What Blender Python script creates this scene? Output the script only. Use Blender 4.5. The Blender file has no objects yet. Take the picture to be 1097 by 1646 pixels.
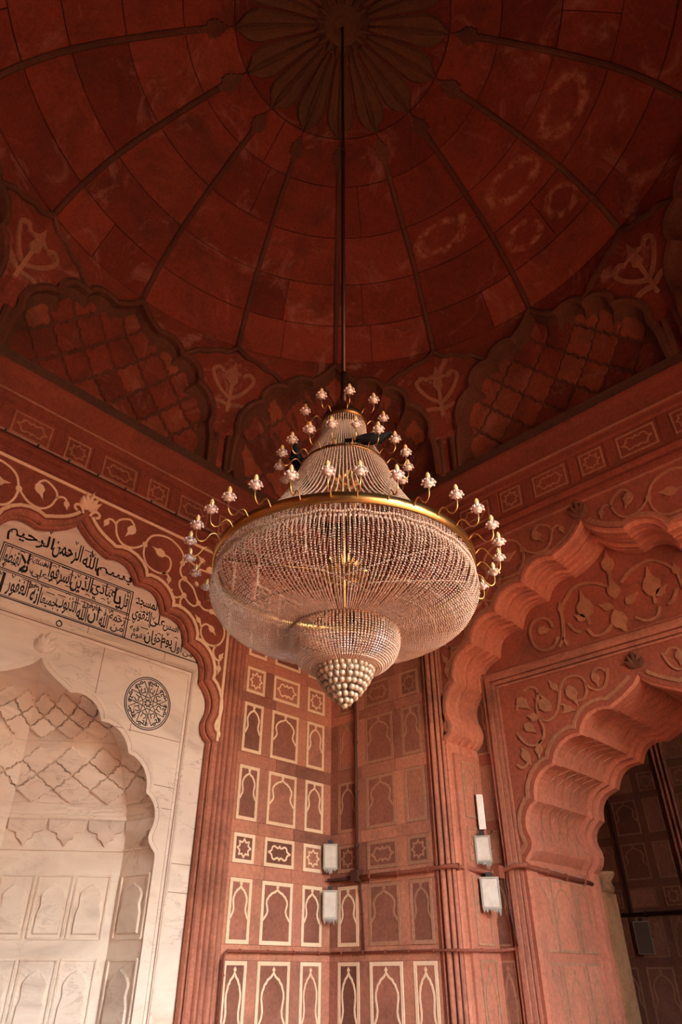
import bpy, math, random
from math import sin, cos, pi, sqrt, atan2, radians, hypot
from mathutils import Vector, Matrix
from mathutils.geometry import tessellate_polygon
random.seed(7)
S = bpy.context.scene
COL = S.collection
H = 4.65                       # half side of the domed bay (m); bay centre = origin

# ---------------------------------------------------------------- camera
PITCH, YAW, FPX = radians(34.65), radians(43.46), 1081.4
CAM = Vector((-2.995, -2.807, 1.6))
cd = bpy.data.cameras.new('camera'); cam = bpy.data.objects.new('camera', cd); COL.objects.link(cam)
cd.sensor_fit = 'HORIZONTAL'; cd.sensor_width = 36.0; cd.lens = FPX / 1097 * 36.0
cd.clip_start = .05; cd.clip_end = 400
cam.location = CAM
cam.rotation_euler = (pi / 2 + PITCH, 0, YAW - pi / 2)
S.camera = cam
Fv = Vector((cos(YAW) * cos(PITCH), sin(YAW) * cos(PITCH), sin(PITCH)))
Rv = Vector((sin(YAW), -cos(YAW), 0)); Uv = Rv.cross(Fv)

def pray(x, y):
    return Fv + Rv * ((x - 548.5) / FPX) + Uv * ((823 - y) / FPX)
def on_left(x, y, Y=H):         # photo pixel -> (x, z) on the mihrab wall plane
    d = pray(x, y); p = CAM + d * ((Y - CAM.y) / d.y); return (p.x, p.z)
def on_right(x, y, X=H):        # photo pixel -> (y, z) on the side wall plane
    d = pray(x, y); p = CAM + d * ((X - CAM.x) / d.x); return (p.y, p.z)

# ---------------------------------------------------------------- world, sun, exposure
W = bpy.data.worlds.new('sky'); S.world = W; W.use_nodes = True
nt = W.node_tree; nt.nodes.clear()
sky = nt.nodes.new('ShaderNodeTexSky'); sky.sky_type = 'NISHITA'
sky.sun_disc = False; sky.sun_elevation = radians(52); sky.sun_rotation = radians(200)
sky.dust_density = 3.0; sky.air_density = 1.2
bg = nt.nodes.new('ShaderNodeBackground'); bg.inputs['Strength'].default_value = 1.05
wo = nt.nodes.new('ShaderNodeOutputWorld')
nt.links.new(sky.outputs[0], bg.inputs[0]); nt.links.new(bg.outputs[0], wo.inputs[0])
sl = bpy.data.lights.new('sun', 'SUN'); sl.energy = 3.6; sl.angle = radians(.6); sl.color = (1, .92, .80)
so = bpy.data.objects.new('sun', sl); COL.objects.link(so)
sd = Vector((.34, .42, -1.0))       # direction the sunlight travels (courtyard is on the -y side)
so.rotation_euler = sd.to_track_quat('-Z', 'Y').to_euler(); so.location = (-10, -30, 40)
S.view_settings.view_transform = 'Standard'; S.view_settings.look = 'None'
S.view_settings.gamma = 1; S.view_settings.use_curve_mapping = False
S.view_settings.exposure = 1.7
try:
    S.cycles.max_bounces = 9; S.cycles.diffuse_bounces = 6; S.cycles.transmission_bounces = 4; S.cycles.glossy_bounces = 3; S.cycles.caustics_reflective = False; S.cycles.caustics_refractive = False
    S.cycles.use_denoising = True
except Exception: pass

# ---------------------------------------------------------------- materials
MATS = {}
def rgb(r, g, b):
    f = lambda c: ((c / 255 + .055) / 1.055) ** 2.4 if c > 10 else c / 255 / 12.92
    return (f(r), f(g), f(b), 1)
def mat(name, build):
    m = bpy.data.materials.new(name); m.use_nodes = True; t = m.node_tree; t.nodes.clear()
    out = t.nodes.new('ShaderNodeOutputMaterial'); b = t.nodes.new('ShaderNodeBsdfPrincipled')
    t.links.new(b.outputs[0], out.inputs[0]); build(t, b); MATS[name] = m; return m
def N(t, k, **kw):
    n = t.nodes.new(k)
    for a, v in kw.items():
        if a.startswith('i_'): n.inputs[a[2:].replace('_', ' ')].default_value = v
        else: setattr(n, a, v)
    return n
def ramp(t, src, stops):
    r = t.nodes.new('ShaderNodeValToRGB'); e = r.color_ramp.elements
    while len(e) > 1: e.remove(e[-1])
    for i, (p, c) in enumerate(stops):
        x = e[0] if i == 0 else e.new(p); x.position = p; x.color = c if len(c) == 4 else (*c, 1)
    t.links.new(src, r.inputs[0]); return r.outputs[0]
def mix(t, a, b, f, mode='MIX'):
    n = t.nodes.new('ShaderNodeMix'); n.data_type = 'RGBA'; n.blend_type = mode
    for s, v in ((6, a), (7, b), (0, f)):
        if hasattr(v, 'is_linked'): t.links.new(v, n.inputs[s])
        else: n.inputs[s].default_value = v
    return n.outputs[2]
def noise(t, scale, detail=6, rough=.6, coord='Object', dist=0, vec=None):
    if vec is None:
        tc = t.nodes.new('ShaderNodeNewGeometry'); vec = tc.outputs['Position']
    n = N(t, 'ShaderNodeTexNoise', i_Scale=scale, i_Detail=detail, i_Roughness=rough, i_Distortion=dist)
    t.links.new(vec, n.inputs['Vector']); return n.outputs['Fac']
def bump(t, b, h, s, d=.02):
    n = N(t, 'ShaderNodeBump', i_Strength=s, i_Distance=d); t.links.new(h, n.inputs['Height']); t.links.new(n.outputs[0], b.inputs['Normal'])

def sandstone(name, lo, mid, hi, var=.5, grime=(58, 44, 36), gr=.5, lime=0, rough=.82, spec=.25, ring=False, bs=.35):
    def ds(c):
        l = .3 * c[0] + .5 * c[1] + .2 * c[2]; r = [x + (l - x) * .19 for x in c[:3]]; return (r[0], r[1], r[2] * (1.02 if 'inlay' in name else .92), 1)
    lo, mid, hi = ds(lo), ds(mid), ds(hi)
    def f(t, b):
        oi = t.nodes.new('ShaderNodeObjectInfo')
        c = ramp(t, oi.outputs['Random'], [(0, lo), (.5, mid), (1, hi)])
        c = mix(t, mid, c, var)
        n1 = noise(t, 1.3, 8, .65); n2 = noise(t, 22, 8, .7); n3 = noise(t, 160, 3, .6)
        c = mix(t, c, ramp(t, n1, [(.3, rgb(120, 58, 40)), (.7, rgb(205, 130, 100))]), .40, 'SOFT_LIGHT')
        c = mix(t, c, ramp(t, n2, [(.3, (.25, .25, .25)), (.7, (.75, .75, .75))]), .45, 'OVERLAY')
        c = mix(t, c, ramp(t, n3, [(.35, (.2, .2, .2)), (.65, (.8, .8, .8))]), .22, 'OVERLAY')
        c = mix(t, c, rgb(*grime), ramp(t, noise(t, .9, 9, .72, dist=.6), [(.48, (0, 0, 0)), (.70, (gr, gr, gr))]))
        if lime:
            c = mix(t, c, rgb(205, 160, 140), ramp(t, noise(t, 1.1, 10, .75, dist=1.2), [(.54, (0, 0, 0)), (.70, (lime, lime, lime))]))
        if ring:
            tc = t.nodes.new('ShaderNodeTexCoord')
            gd = t.nodes.new('ShaderNodeVectorMath'); gd.operation = 'DISTANCE'
            nn = N(t, 'ShaderNodeTexNoise', i_Scale=5.0, i_Detail=6.0); t.links.new(tc.outputs['Generated'], nn.inputs['Vector'])
            ad = t.nodes.new('ShaderNodeVectorMath'); ad.operation = 'MULTIPLY_ADD'
            ad.inputs[1].default_value = (.2, .2, .2); t.links.new(nn.outputs['Color'], ad.inputs[0]); t.links.new(tc.outputs['Generated'], ad.inputs[2])
            gd.inputs[1].default_value = (.6, .6, .6); t.links.new(ad.outputs[0], gd.inputs[0])
            rg = ramp(t, gd.outputs['Value'], [(.22, (0, 0, 0)), (.30, (1, 1, 1)), (.36, (.8, .8, .8)), (.42, (0, 0, 0))])
            br = ramp(t, noise(t, 7, 8, .75), [(.42, (0, 0, 0)), (.62, (.75, .75, .75))])
            c = mix(t, c, rgb(205, 150, 112), mix(t, rg, br, 1.0, 'MULTIPLY'))
        t.links.new(c, b.inputs['Base Color'])
        b.inputs['Roughness'].default_value = rough; b.inputs['Specular IOR Level'].default_value = spec
        bump(t, b, mix(t, n2, n3, .5), bs, .015)
    return mat(name, f)

sandstone('stone', rgb(142, 98, 84), rgb(190, 132, 112), rgb(208, 148, 122), .9, lime=.15)
sandstone('stone_panel', rgb(124, 84, 70), rgb(156, 106, 90), rgb(190, 132, 112), .95, lime=.12)
sandstone('stone_field', rgb(142, 80, 62), rgb(154, 88, 68), rgb(166, 98, 76), .6)
sandstone('stone_mould', rgb(174, 118, 100), rgb(184, 124, 104), rgb(194, 132, 110), .5, gr=.7)
sandstone('stone_cornice', rgb(134, 70, 52), rgb(142, 76, 56), rgb(152, 84, 62), .5, gr=.5)
sandstone('stone_arch', rgb(188, 122, 100), rgb(198, 130, 106), rgb(206, 138, 112), .7, lime=.25, gr=.35)
sandstone('dome_stone', rgb(126, 56, 40), rgb(148, 68, 48), rgb(164, 80, 56), .9, lime=.38, gr=.55)
sandstone('dome_stone_ring', rgb(140, 62, 44), rgb(150, 70, 50), rgb(160, 76, 54), .7, lime=.15, gr=.3, ring=True)
sandstone('vault_stone', rgb(118, 58, 42), rgb(140, 68, 50), rgb(156, 92, 62), 1.0, lime=.3, gr=.6)
sandstone('spandrel_stone', rgb(136, 64, 48), rgb(144, 70, 52), rgb(154, 78, 60), .7, lime=.7, gr=.5)
sandstone('groove', rgb(84, 46, 36), rgb(88, 48, 38), rgb(92, 52, 40), .4, gr=.5)
sandstone('rib_stone', rgb(104, 70, 52), rgb(112, 74, 54), rgb(126, 92, 72), .8, gr=.5)
sandstone('ledge_stone', rgb(88, 68, 56), rgb(94, 72, 58), rgb(102, 78, 62), .4, gr=.4)
sandstone('rosette_stone', rgb(110, 86, 62), rgb(116, 90, 66), rgb(124, 96, 70), .6, gr=.4)
sandstone('worn_inlay', rgb(168, 130, 100), rgb(178, 138, 106), rgb(190, 150, 116), .8, gr=.4)
sandstone('relief_stone', rgb(166, 122, 96), rgb(174, 128, 100), rgb(182, 136, 108), .6, gr=.45)
sandstone('tan_stone', rgb(150, 116, 82), rgb(158, 124, 88), rgb(166, 130, 94), .5, gr=.7)
sandstone('paving', rgb(196, 150, 122), rgb(204, 158, 128), rgb(212, 168, 138), .5, gr=.2)
sandstone('floor_stone', rgb(150, 104, 84), rgb(156, 108, 88), rgb(164, 114, 92), .5, gr=.2)
sandstone('inlay', rgb(232, 206, 170), rgb(240, 216, 180), rgb(246, 226, 194), .8, gr=.12, rough=.5, spec=.4, bs=.1)

def marble(t, b):
    oi = t.nodes.new('ShaderNodeObjectInfo'); g = t.nodes.new('ShaderNodeNewGeometry')
    mp = N(t, 'ShaderNodeMapping'); mp.inputs['Rotation'].default_value = (.3, .62, 0); mp.inputs['Scale'].default_value = (.45, .8, 1.5)
    t.links.new(g.outputs['Position'], mp.inputs['Vector'])
    ad = t.nodes.new('ShaderNodeVectorMath'); ad.operation = 'ADD'; t.links.new(mp.outputs[0], ad.inputs[0])
    cb = t.nodes.new('ShaderNodeCombineXYZ'); ml = N(t, 'ShaderNodeMath', operation='MULTIPLY'); ml.inputs[1].default_value = 40
    t.links.new(oi.outputs['Random'], ml.inputs[0]); t.links.new(ml.outputs[0], cb.inputs[1]); t.links.new(cb.outputs[0], ad.inputs[1])
    n = noise(t, 1.1, 5, .55, dist=1.0, vec=ad.outputs[0])
    c = ramp(t, n, [(.30, rgb(206, 194, 182)), (.46, rgb(232, 222, 210)), (.56, rgb(240, 232, 220)), (.74, rgb(224, 208, 190))])
    v = ramp(t, noise(t, 1.6, 7, .62, dist=1.8, vec=ad.outputs[0]), [(.482, (0, 0, 0)), (.50, (1, 1, 1)), (.518, (0, 0, 0))])
    msk = ramp(t, noise(t, 1.4, 3, .5), [(.45, (0, 0, 0)), (.65, (.5, .5, .5))])
    c = mix(t, c, rgb(150, 128, 116), mix(t, v, msk, 1.0, 'MULTIPLY'))
    c = mix(t, c, ramp(t, oi.outputs['Random'], [(0, rgb(224, 208, 192)), (1, rgb(246, 240, 232))]), .45, 'MULTIPLY')
    t.links.new(c, b.inputs['Base Color']); b.inputs['Roughness'].default_value = .42
    b.inputs['Specular IOR Level'].default_value = .35
mat('marble', marble)
mat('marble_facet', marble)
def plain(name, c, rough=.5, metal=0, spec=.4, nz=.15, trans=0, ns=30):
    def f(t, b):
        col = mix(t, rgb(*c), ramp(t, noise(t, ns, 5), [(.3, (.3, .3, .3)), (.7, (.8, .8, .8))]), nz, 'OVERLAY')
        t.links.new(col, b.inputs['Base Color']); b.inputs['Roughness'].default_value = rough
        b.inputs['Metallic'].default_value = metal; b.inputs['Specular IOR Level'].default_value = spec
        if trans: b.inputs['Transmission Weight'].default_value = trans
    return mat(name, f)
plain('black_inlay', (26, 16, 14), .55)
plain('marble_groove', (142, 112, 92), .7)
plain('marble_dirt', (168, 140, 120), .7, 0, .3, .2, ns=6)
plain('brass', (188, 150, 88), .30, 1)
plain('brass_dark', (120, 84, 48), .4, 1)
plain('rod_metal', (70, 46, 34), .45, .8)
plain('crystal', (226, 200, 174), .08, 0, 1.0, .05, .42)
plain('crystal_ball', (204, 180, 148), .06, 0, 1.0, .05, .45)
plain('cup_glass', (238, 216, 200), .15, 0, .9, .05, .3)
plain('bulb_glass', (226, 190, 128), .2, 0, .6, .05, .2)
plain('pipe_paint', (136, 78, 60), .6, 0, .3, .35)
plain('pipe_dark', (74, 44, 36), .6, 0, .3, .3)
plain('pipe_light', (150, 120, 104), .6, 0, .3, .6, ns=5)
plain('lamp_metal', (150, 142, 130), .45, .6)
plain('lamp_dark', (46, 38, 34), .5, .4)
plain('lamp_glass', (208, 200, 188), .18, 0, .7, .4, ns=9)
plain('lamp_glass_dim', (96, 76, 66), .5)  # darker copy of the lamp glass, the far bay's dimness put into its colour
plain('lamp_white', (238, 232, 222), .5)
plain('reflector', (236, 232, 226), .25, .7)
plain('feather', (18, 16, 16), .7, 0, .15)
plain('beak', (40, 38, 38), .4)
plain('rubber', (36, 26, 22), .7)

# ---------------------------------------------------------------- mesh helpers
class MB:
    def __init__(s): s.v = []; s.f = []
    def add(s, v, f):
        o = len(s.v); s.v += [tuple(p) for p in v]; s.f += [tuple(i + o for i in q) for q in f]; return s
    def mesh(s, name, m, smooth=False):
        me = bpy.data.meshes.new(name); me.from_pydata(s.v, [], s.f)
        if m: me.materials.append(MATS[m])
        if smooth: me.polygons.foreach_set('use_smooth', [True] * len(me.polygons))
        me.update(); return me
    def build(s, name, m, parent=None, smooth=False, **k):
        return link(name, s.mesh(name, m, smooth), parent, **k)
def link(name, me, parent=None, label=None, cat=None, group=None, kind=None, M=None):
    o = bpy.data.objects.new(name, me); COL.objects.link(o)
    if parent is not None: o.parent = parent
    if M is not None: o.matrix_local = M
    for k, v in (('label', label), ('category', cat), ('group', group), ('kind', kind)):
        if v: o[k] = v
    return o
def empty(name, loc=(0, 0, 0), **k):
    o = link(name, None, **k); o.location = loc; o.empty_display_size = .1; return o
def struct(name, label, cat='wall', mb=None, m=None):
    o = link(name, mb.mesh(name, m) if mb else None, label=label, cat=cat, kind='structure'); return o

def boxm(x0, x1, y0, y1, z0, z1):
    v = [(x, y, z) for x in (x0, x1) for y in (y0, y1) for z in (z0, z1)]
    return v, [(0, 1, 3, 2), (4, 6, 7, 5), (0, 4, 5, 1), (2, 3, 7, 6), (0, 2, 6, 4), (1, 5, 7, 3)]
# wall frames: (u along wall, z up, d proud into the room) -> world
def ML(Y=H): return lambda u, z, d=0: (u, Y - d, z)
def MR(X=H): return lambda u, z, d=0: (X - d, u, z)
def MJ(Y):   return lambda u, z, d=0: (u, Y - d, z)      # jamb face seen from -y, u = x

def pslab(pts, M, d0, d1, bevel=0):
    """extruded polygon on a wall, front at d1, back at d0"""
    n = len(pts); mb = MB()
    tri = tessellate_polygon([[Vector((p[0], p[1], 0)) for p in pts]])
    cx = sum(p[0] for p in pts) / n; cy = sum(p[1] for p in pts) / n
    v = [M(p[0], p[1], d1) for p in pts] + [M(p[0], p[1], d0) for p in pts]
    f = [tuple(t) for t in tri] + [(i, (i + 1) % n, n + (i + 1) % n, n + i) for i in range(n)]
    return mb.add(v, f)
def rslab(u0, u1, z0, z1, M, d0, d1, b=.006):
    """rectangular slab with a chamfer"""
    v = [M(u, z, d0) for u, z in ((u0, z0), (u1, z0), (u1, z1), (u0, z1))]
    v += [M(u, z, d1 - b) for u, z in ((u0, z0), (u1, z0), (u1, z1), (u0, z1))]
    v += [M(u, z, d1) for u, z in ((u0 + b, z0 + b), (u1 - b, z0 + b), (u1 - b, z1 - b), (u0 + b, z1 - b))]
    f = [(8, 9, 10, 11)]
    for k in (0, 4):
        f += [(k + i, k + (i + 1) % 4, k + 4 + (i + 1) % 4, k + 4 + i) for i in range(4)]
    return MB().add(v, f)
def ribbon(pts, w, M, d0, d1, closed=False, taper=None, mb=None):
    mb = mb or MB(); n = len(pts); L = []; R = []
    for i in range(n):
        a = pts[i - 1] if (i > 0 or closed) else pts[i]; c = pts[(i + 1) % n] if (i < n - 1 or closed) else pts[i]
        b = pts[i]
        d1x, d1y = b[0] - a[0], b[1] - a[1]; d2x, d2y = c[0] - b[0], c[1] - b[1]
        l1 = hypot(d1x, d1y) or 1; l2 = hypot(d2x, d2y) or 1
        tx, ty = d1x / l1 + d2x / l2, d1y / l1 + d2y / l2; l = hypot(tx, ty) or 1; tx /= l; ty /= l
        nx, ny = -ty, tx
        q = max(.55, (abs(d2x / l2 * tx + d2y / l2 * ty)) if (d2x or d2y) else 1)
        hw = w / 2 / q * (taper(i / (n - 1)) if taper else 1)
        L.append((b[0] + nx * hw, b[1] + ny * hw)); R.append((b[0] - nx * hw, b[1] - ny * hw))
    v = []
    for l, r in zip(L, R):
        v += [M(*l, d0), M(*l, d1), M(*r, d1), M(*r, d0)]
    f = []
    for i in range(n if closed else n - 1):
        p, q = 4 * i, 4 * ((i + 1) % n)
        for k in range(3): f.append((p + k, p + k + 1, q + k + 1, q + k))
    if not closed: f += [(0, 1, 2, 3), (4 * n - 4, 4 * n - 3, 4 * n - 2, 4 * n - 1)]
    return mb.add(v, f)
def frame_rect(u0, u1, z0, z1, w, M, d0, d1, mb=None):
    return ribbon([(u0 + w / 2, z0 + w / 2), (u1 - w / 2, z0 + w / 2), (u1 - w / 2, z1 - w / 2), (u0 + w / 2, z1 - w / 2)], w, M, d0, d1, True, mb=mb)
def tube(pts, r, n=8, mb=None, rad=None, cap=True):
    mb = mb or MB(); P = [Vector(p) for p in pts]; v = []; f = []; up = None
    for i, p in enumerate(P):
        t = (P[min(i + 1, len(P) - 1)] - P[max(i - 1, 0)]).normalized()
        if up is None:
            up = Vector((0, 0, 1)) if abs(t.z) < .9 else Vector((1, 0, 0))
        a = (up - t * up.dot(t)).normalized(); up = a; b = t.cross(a)
        rr = rad(i / (len(P) - 1)) if rad else r
        for k in range(n):
            g = 2 * pi * (k + .5) / n; v.append(p + (a * cos(g) + b * sin(g)) * rr)
    for i in range(len(P) - 1):
        for k in range(n):
            f.append((i * n + k, i * n + (k + 1) % n, (i + 1) * n + (k + 1) % n, (i + 1) * n + k))
    if cap: f += [tuple(range(n))[::-1], tuple(range((len(P) - 1) * n, len(P) * n))]
    return mb.add(v, f)
def lathe(prof, n=24, mb=None, cx=0, cy=0, z0=0):
    mb = mb or MB(); v = []; f = []
    for r, z in prof:
        for k in range(n):
            g = 2 * pi * k / n; v.append((cx + r * cos(g), cy + r * sin(g), z0 + z))
    for i in range(len(prof) - 1):
        for k in range(n):
            f.append((i * n + k, i * n + (k + 1) % n, (i + 1) * n + (k + 1) % n, (i + 1) * n + k))
    return mb.add(v, f)
ICO_V = []; ICO_F = []
def _ico():
    t = (1 + sqrt(5)) / 2
    for a in ((-1, t, 0), (1, t, 0), (-1, -t, 0), (1, -t, 0), (0, -1, t), (0, 1, t), (0, -1, -t), (0, 1, -t), (t, 0, -1), (t, 0, 1), (-t, 0, -1), (-t, 0, 1)):
        ICO_V.append(Vector(a).normalized())
    ICO_F.extend([(0, 11, 5), (0, 5, 1), (0, 1, 7), (0, 7, 10), (0, 10, 11), (1, 5, 9), (5, 11, 4), (11, 10, 2), (10, 7, 6), (7, 1, 8), (3, 9, 4), (3, 4, 2), (3, 2, 6), (3, 6, 8), (3, 8, 9), (4, 9, 5), (2, 4, 11), (6, 2, 10), (8, 6, 7), (9, 8, 1)])
_ico()
def bead(mb, p, r, s=(1, 1, 1)):
    mb.add([(p[0] + q.x * r * s[0], p[1] + q.y * r * s[1], p[2] + q.z * r * s[2]) for q in ICO_V], ICO_F)
def uvball(r, n=10, m=6):
    return lathe([(max(1e-4, r * sin(pi * i / m)), -r * cos(pi * i / m)) for i in range(m + 1)], n)
def arc3(a, m, b, n=6):
    """n points from a (excluded) to b through m"""
    out = []
    ax, ay = a; bx, by = m; cx, cy = b
    d = 2 * (ax * (by - cy) + bx * (cy - ay) + cx * (ay - by))
    if abs(d) < 1e-9: return [(ax + (cx - ax) * i / n, ay + (cy - ay) * i / n) for i in range(1, n + 1)]
    ux = ((ax * ax + ay * ay) * (by - cy) + (bx * bx + by * by) * (cy - ay) + (cx * cx + cy * cy) * (ay - by)) / d
    uy = ((ax * ax + ay * ay) * (cx - bx) + (bx * bx + by * by) * (ax - cx) + (cx * cx + cy * cy) * (bx - ax)) / d
    r = hypot(ax - ux, ay - uy); a0 = atan2(ay - uy, ax - ux); a1 = atan2(by - uy, bx - ux); a2 = atan2(cy - uy, cx - ux)
    sgn = 1 if ((bx - ax) * (cy - ay) - (by - ay) * (cx - ax)) > 0 else -1
    t = (a2 - a0) * sgn
    while t < 0: t += 2 * pi
    return [(ux + r * cos(a0 + sgn * t * i / n), uy + r * sin(a0 + sgn * t * i / n)) for i in range(1, n + 1)]
def smooth(pts, n=6, closed=False):
    """catmull-rom"""
    P = list(pts); out = []; L = len(P)
    g = (lambda i: P[i % L]) if closed else (lambda i: P[max(0, min(L - 1, i))])
    for i in range(L if closed else L - 1):
        p0, p1, p2, p3 = g(i - 1), g(i), g(i + 1), g(i + 2)
        for k in range(n):
            t = k / n
            out.append(tuple(.5 * (2 * b + (c - a) * t + (2 * a - 5 * b + 4 * c - d) * t * t + (3 * b - a - 3 * c + d) * t ** 3) for a, b, c, d in zip(p0, p1, p2, p3)))
    if not closed: out.append(tuple(P[-1]))
    return out
def offset(pts, o):
    """offset open outline (from +u leg over the tip to -u leg) outwards by o"""
    out = []; n = len(pts)
    for i in range(n):
        a = pts[max(0, i - 1)]; c = pts[min(n - 1, i + 1)]
        tx, ty = c[0] - a[0], c[1] - a[1]; l = hypot(tx, ty) or 1
        out.append((pts[i][0] + ty / l * o, pts[i][1] - tx / l * o))
    return out

# cusped arch outlines, as half profiles measured on the wall (u, z), bottom to tip
def half_big(z0=0):
    p = [(2.5, z0), (2.5, 4.10), (2.507, 4.21), (2.44, 4.27)]
    p += arc3(p[-1], (2.375, 4.36), (2.39, 4.44), 3)
    p += arc3(p[-1], (2.434, 4.74), (2.26, 4.98), 6)
    p += arc3(p[-1], (2.15, 5.345), (1.915, 5.45), 7)
    p += arc3(p[-1], (1.755, 5.755), (1.475, 5.79), 7)
    p += arc3(p[-1], (1.30, 6.05), (1.0, 6.07), 7)
    p += arc3(p[-1], (.80, 6.30), (.495, 6.29), 6)
    p += smooth([(.495, 6.29), (.25, 6.40), (.09, 6.53), (0, 6.66)], 3)[1:]
    return p
def half_small(z0=0):
    p = [(1.91, z0), (1.91, 2.74), (1.90, 2.80), (1.84, 2.86)]
    p += arc3(p[-1], (1.785, 2.95), (1.79, 3.02), 3)
    p += arc3(p[-1], (1.82, 3.264), (1.66, 3.445), 6)
    p += arc3(p[-1], (1.574, 3.717), (1.335, 3.845), 6)
    p += arc3(p[-1], (1.20, 4.055), (.90, 4.14), 6)
    p += arc3(p[-1], (.75, 4.34), (.445, 4.375), 6)
    p += smooth([(.445, 4.375), (.25, 4.47), (.08, 4.58), (0, 4.68)], 3)[1:]
    return p
def full(hp): return hp + [(-u, z) for u, z in hp[-2::-1]]

# ---------------------------------------------------------------- floor, ground, light-blocking shell
floor = struct('floor', 'pale stone floor of the domed prayer bay', 'floor',
               MB().add(*boxm(-30, 30, -9.0, 10, -.3, 0)), 'floor_stone')
ground = struct('ground', 'sunlit sandstone paving of the open courtyard', 'courtyard',
                MB().add(*boxm(-70, 70, -80, -9.0, -.4, -.02)), 'paving')
rf = MB()
for b in ((-5.4, 5.4, 5.35, 5.6, 8.6, 14.2), (-5.4, 5.4, -5.6, -5.35, 8.6, 14.2), (5.35, 5.6, -5.6, 5.6, 8.6, 14.2), (-5.6, -5.35, -5.6, 5.6, 8.6, 14.2), (-5.6, 5.6, -5.6, 5.6, 14.0, 14.3),
          (5.6, 18, -9, 8, 8.5, 8.9), (-18, -5.6, -9, 8, 8.5, 8.9), (-5.6, 5.6, 5.6, 8, 8.5, 8.9), (-5.6, 5.6, -9, -5.6, 8.5, 8.9)):
    rf.add(*boxm(*b))
light_shield = struct('light_shield', 'unseen shell added over the dome and side bays to block stray light', 'light_shield', rf, 'groove')  # added out of view so sky light cannot leak in around the dome

# ---------------------------------------------------------------- wall shells
def wall_with_arch(hp, M, umax, ztop, d=0):
    P = full(hp)
    poly = P + [(-umax, 0), (-umax, ztop), (umax, ztop), (umax, 0)]
    tri = tessellate_polygon([[Vector((p[0], p[1], 0)) for p in poly]])
    return MB().add([M(p[0], p[1], d) for p in poly], [tuple(t) for t in tri])
def loft(hp, M, steps, mb=None):
    """steps: (outward offset, depth behind wall face)"""
    mb = mb or MB(); P = full(hp); rows = []
    for o, d in steps:
        rows.append([M(p[0], max(0, p[1]), -d) for p in offset(P, o)])
    n = len(P); v = [q for r in rows for q in r]
    f = [(k * n + i, k * n + i + 1, (k + 1) * n + i + 1, (k + 1) * n + i) for k in range(len(rows) - 1) for i in range(n - 1)]
    return mb.add(v, f)
ZT = 8.40
BIG, SMALL = half_big(), half_small()
ML0, MR0 = ML(), MR()
XT, YT, XB, XF = 5.28, 4.87, 7.1, 13.0       # side tympanum plane, marble plane, back of opening, next bay's far wall

wall_left = struct('wall_left', 'red sandstone mihrab wall with cusped arch framing white marble', 'wall', wall_with_arch(BIG, ML0, H, ZT), 'stone_field')
wall_right = struct('wall_right', 'red sandstone side wall with deep cusped arches opening to the next bay', 'wall', wall_with_arch(BIG, MR0, H, ZT), 'stone_field')
# reveals
loft(BIG, ML0, [(0, 0), (0, .012), (-.045, .035), (-.06, .07), (-.03, .08), (-.03, .10), (-.075, .115), (-.085, .17), (-.06, .18), (-.06, YT - H + .02)]).build('arch_moulding', 'stone_mould', wall_left)
loft(BIG, MR0, [(0, 0), (-.02, .03), (-.05, .045), (-.05, .13), (-.005, .145), (-.005, .165), (-.035, .18), (-.05, .22), (-.035, .27), (-.005, .285), (-.005, .31), (-.045, .325), (-.045, .42), (-.085, .435), (-.085, .50), (-.06, .51), (-.09, .53), (-.09, XT - H + .02)]).build('arch_soffit', 'stone_arch', wall_right)
# marble plane with mihrab opening, tympanum plane with doorway
mw = wall_with_arch(SMALL, ML(YT), 2.75, 6.85).build('marble_wall', 'marble', wall_left, label='white veined marble facing around the mihrab niche')
wall_with_arch(SMALL, MR(XT), 2.75, 6.85).build('tympanum', 'stone_field', wall_right)
# soffit of the doorway: front band, groove, body, groove, back band
loft(SMALL, MR(XT), [(0, 0), (0, .015), (-.035, .035), (-.035, .20), (.025, .215), (.025, .25), (0, .265), (0, 1.44), (.03, 1.455), (.03, 1.49), (-.04, 1.505), (-.04, 1.57), (-.005, 1.585), (-.005, 1.65), (-.07, 1.67), (-.07, XB - XT)]).build('door_soffit', 'stone_arch', wall_right)
wall_with_arch(SMALL, MR(XB), 5.5, ZT).build('back_face', 'stone_panel', wall_right)
# near walls (behind the camera) with open arches
wall_front = struct('wall_front', 'courtyard side wall with a tall open cusped arch', 'wall', wall_with_arch(BIG, ML(-H), H, ZT), 'stone_field')
loft(BIG, lambda u, z, d=0: (u, -H + d, z), [(0, 0), (0, 1.3)]).build('arch_soffit', 'stone_arch', wall_front)
wall_rear = struct('wall_rear', 'side wall opposite with an open cusped arch', 'wall', wall_with_arch(BIG, MR(-H), H, ZT), 'stone_field')
loft(SMALL, lambda u, z, d=0: (-H - .6 + d, u, z), [(0, 0), (0, 1.6)]).build('door_soffit', 'stone_arch', wall_rear)
loft(BIG, lambda u, z, d=0: (-H + d, u, z), [(0, 0), (0, .6)]).build('arch_soffit', 'stone_arch', wall_rear)
wall_with_arch(SMALL, MR(-H - .6), 2.75, 6.85).build('tympanum', 'stone_panel', wall_rear)
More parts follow.
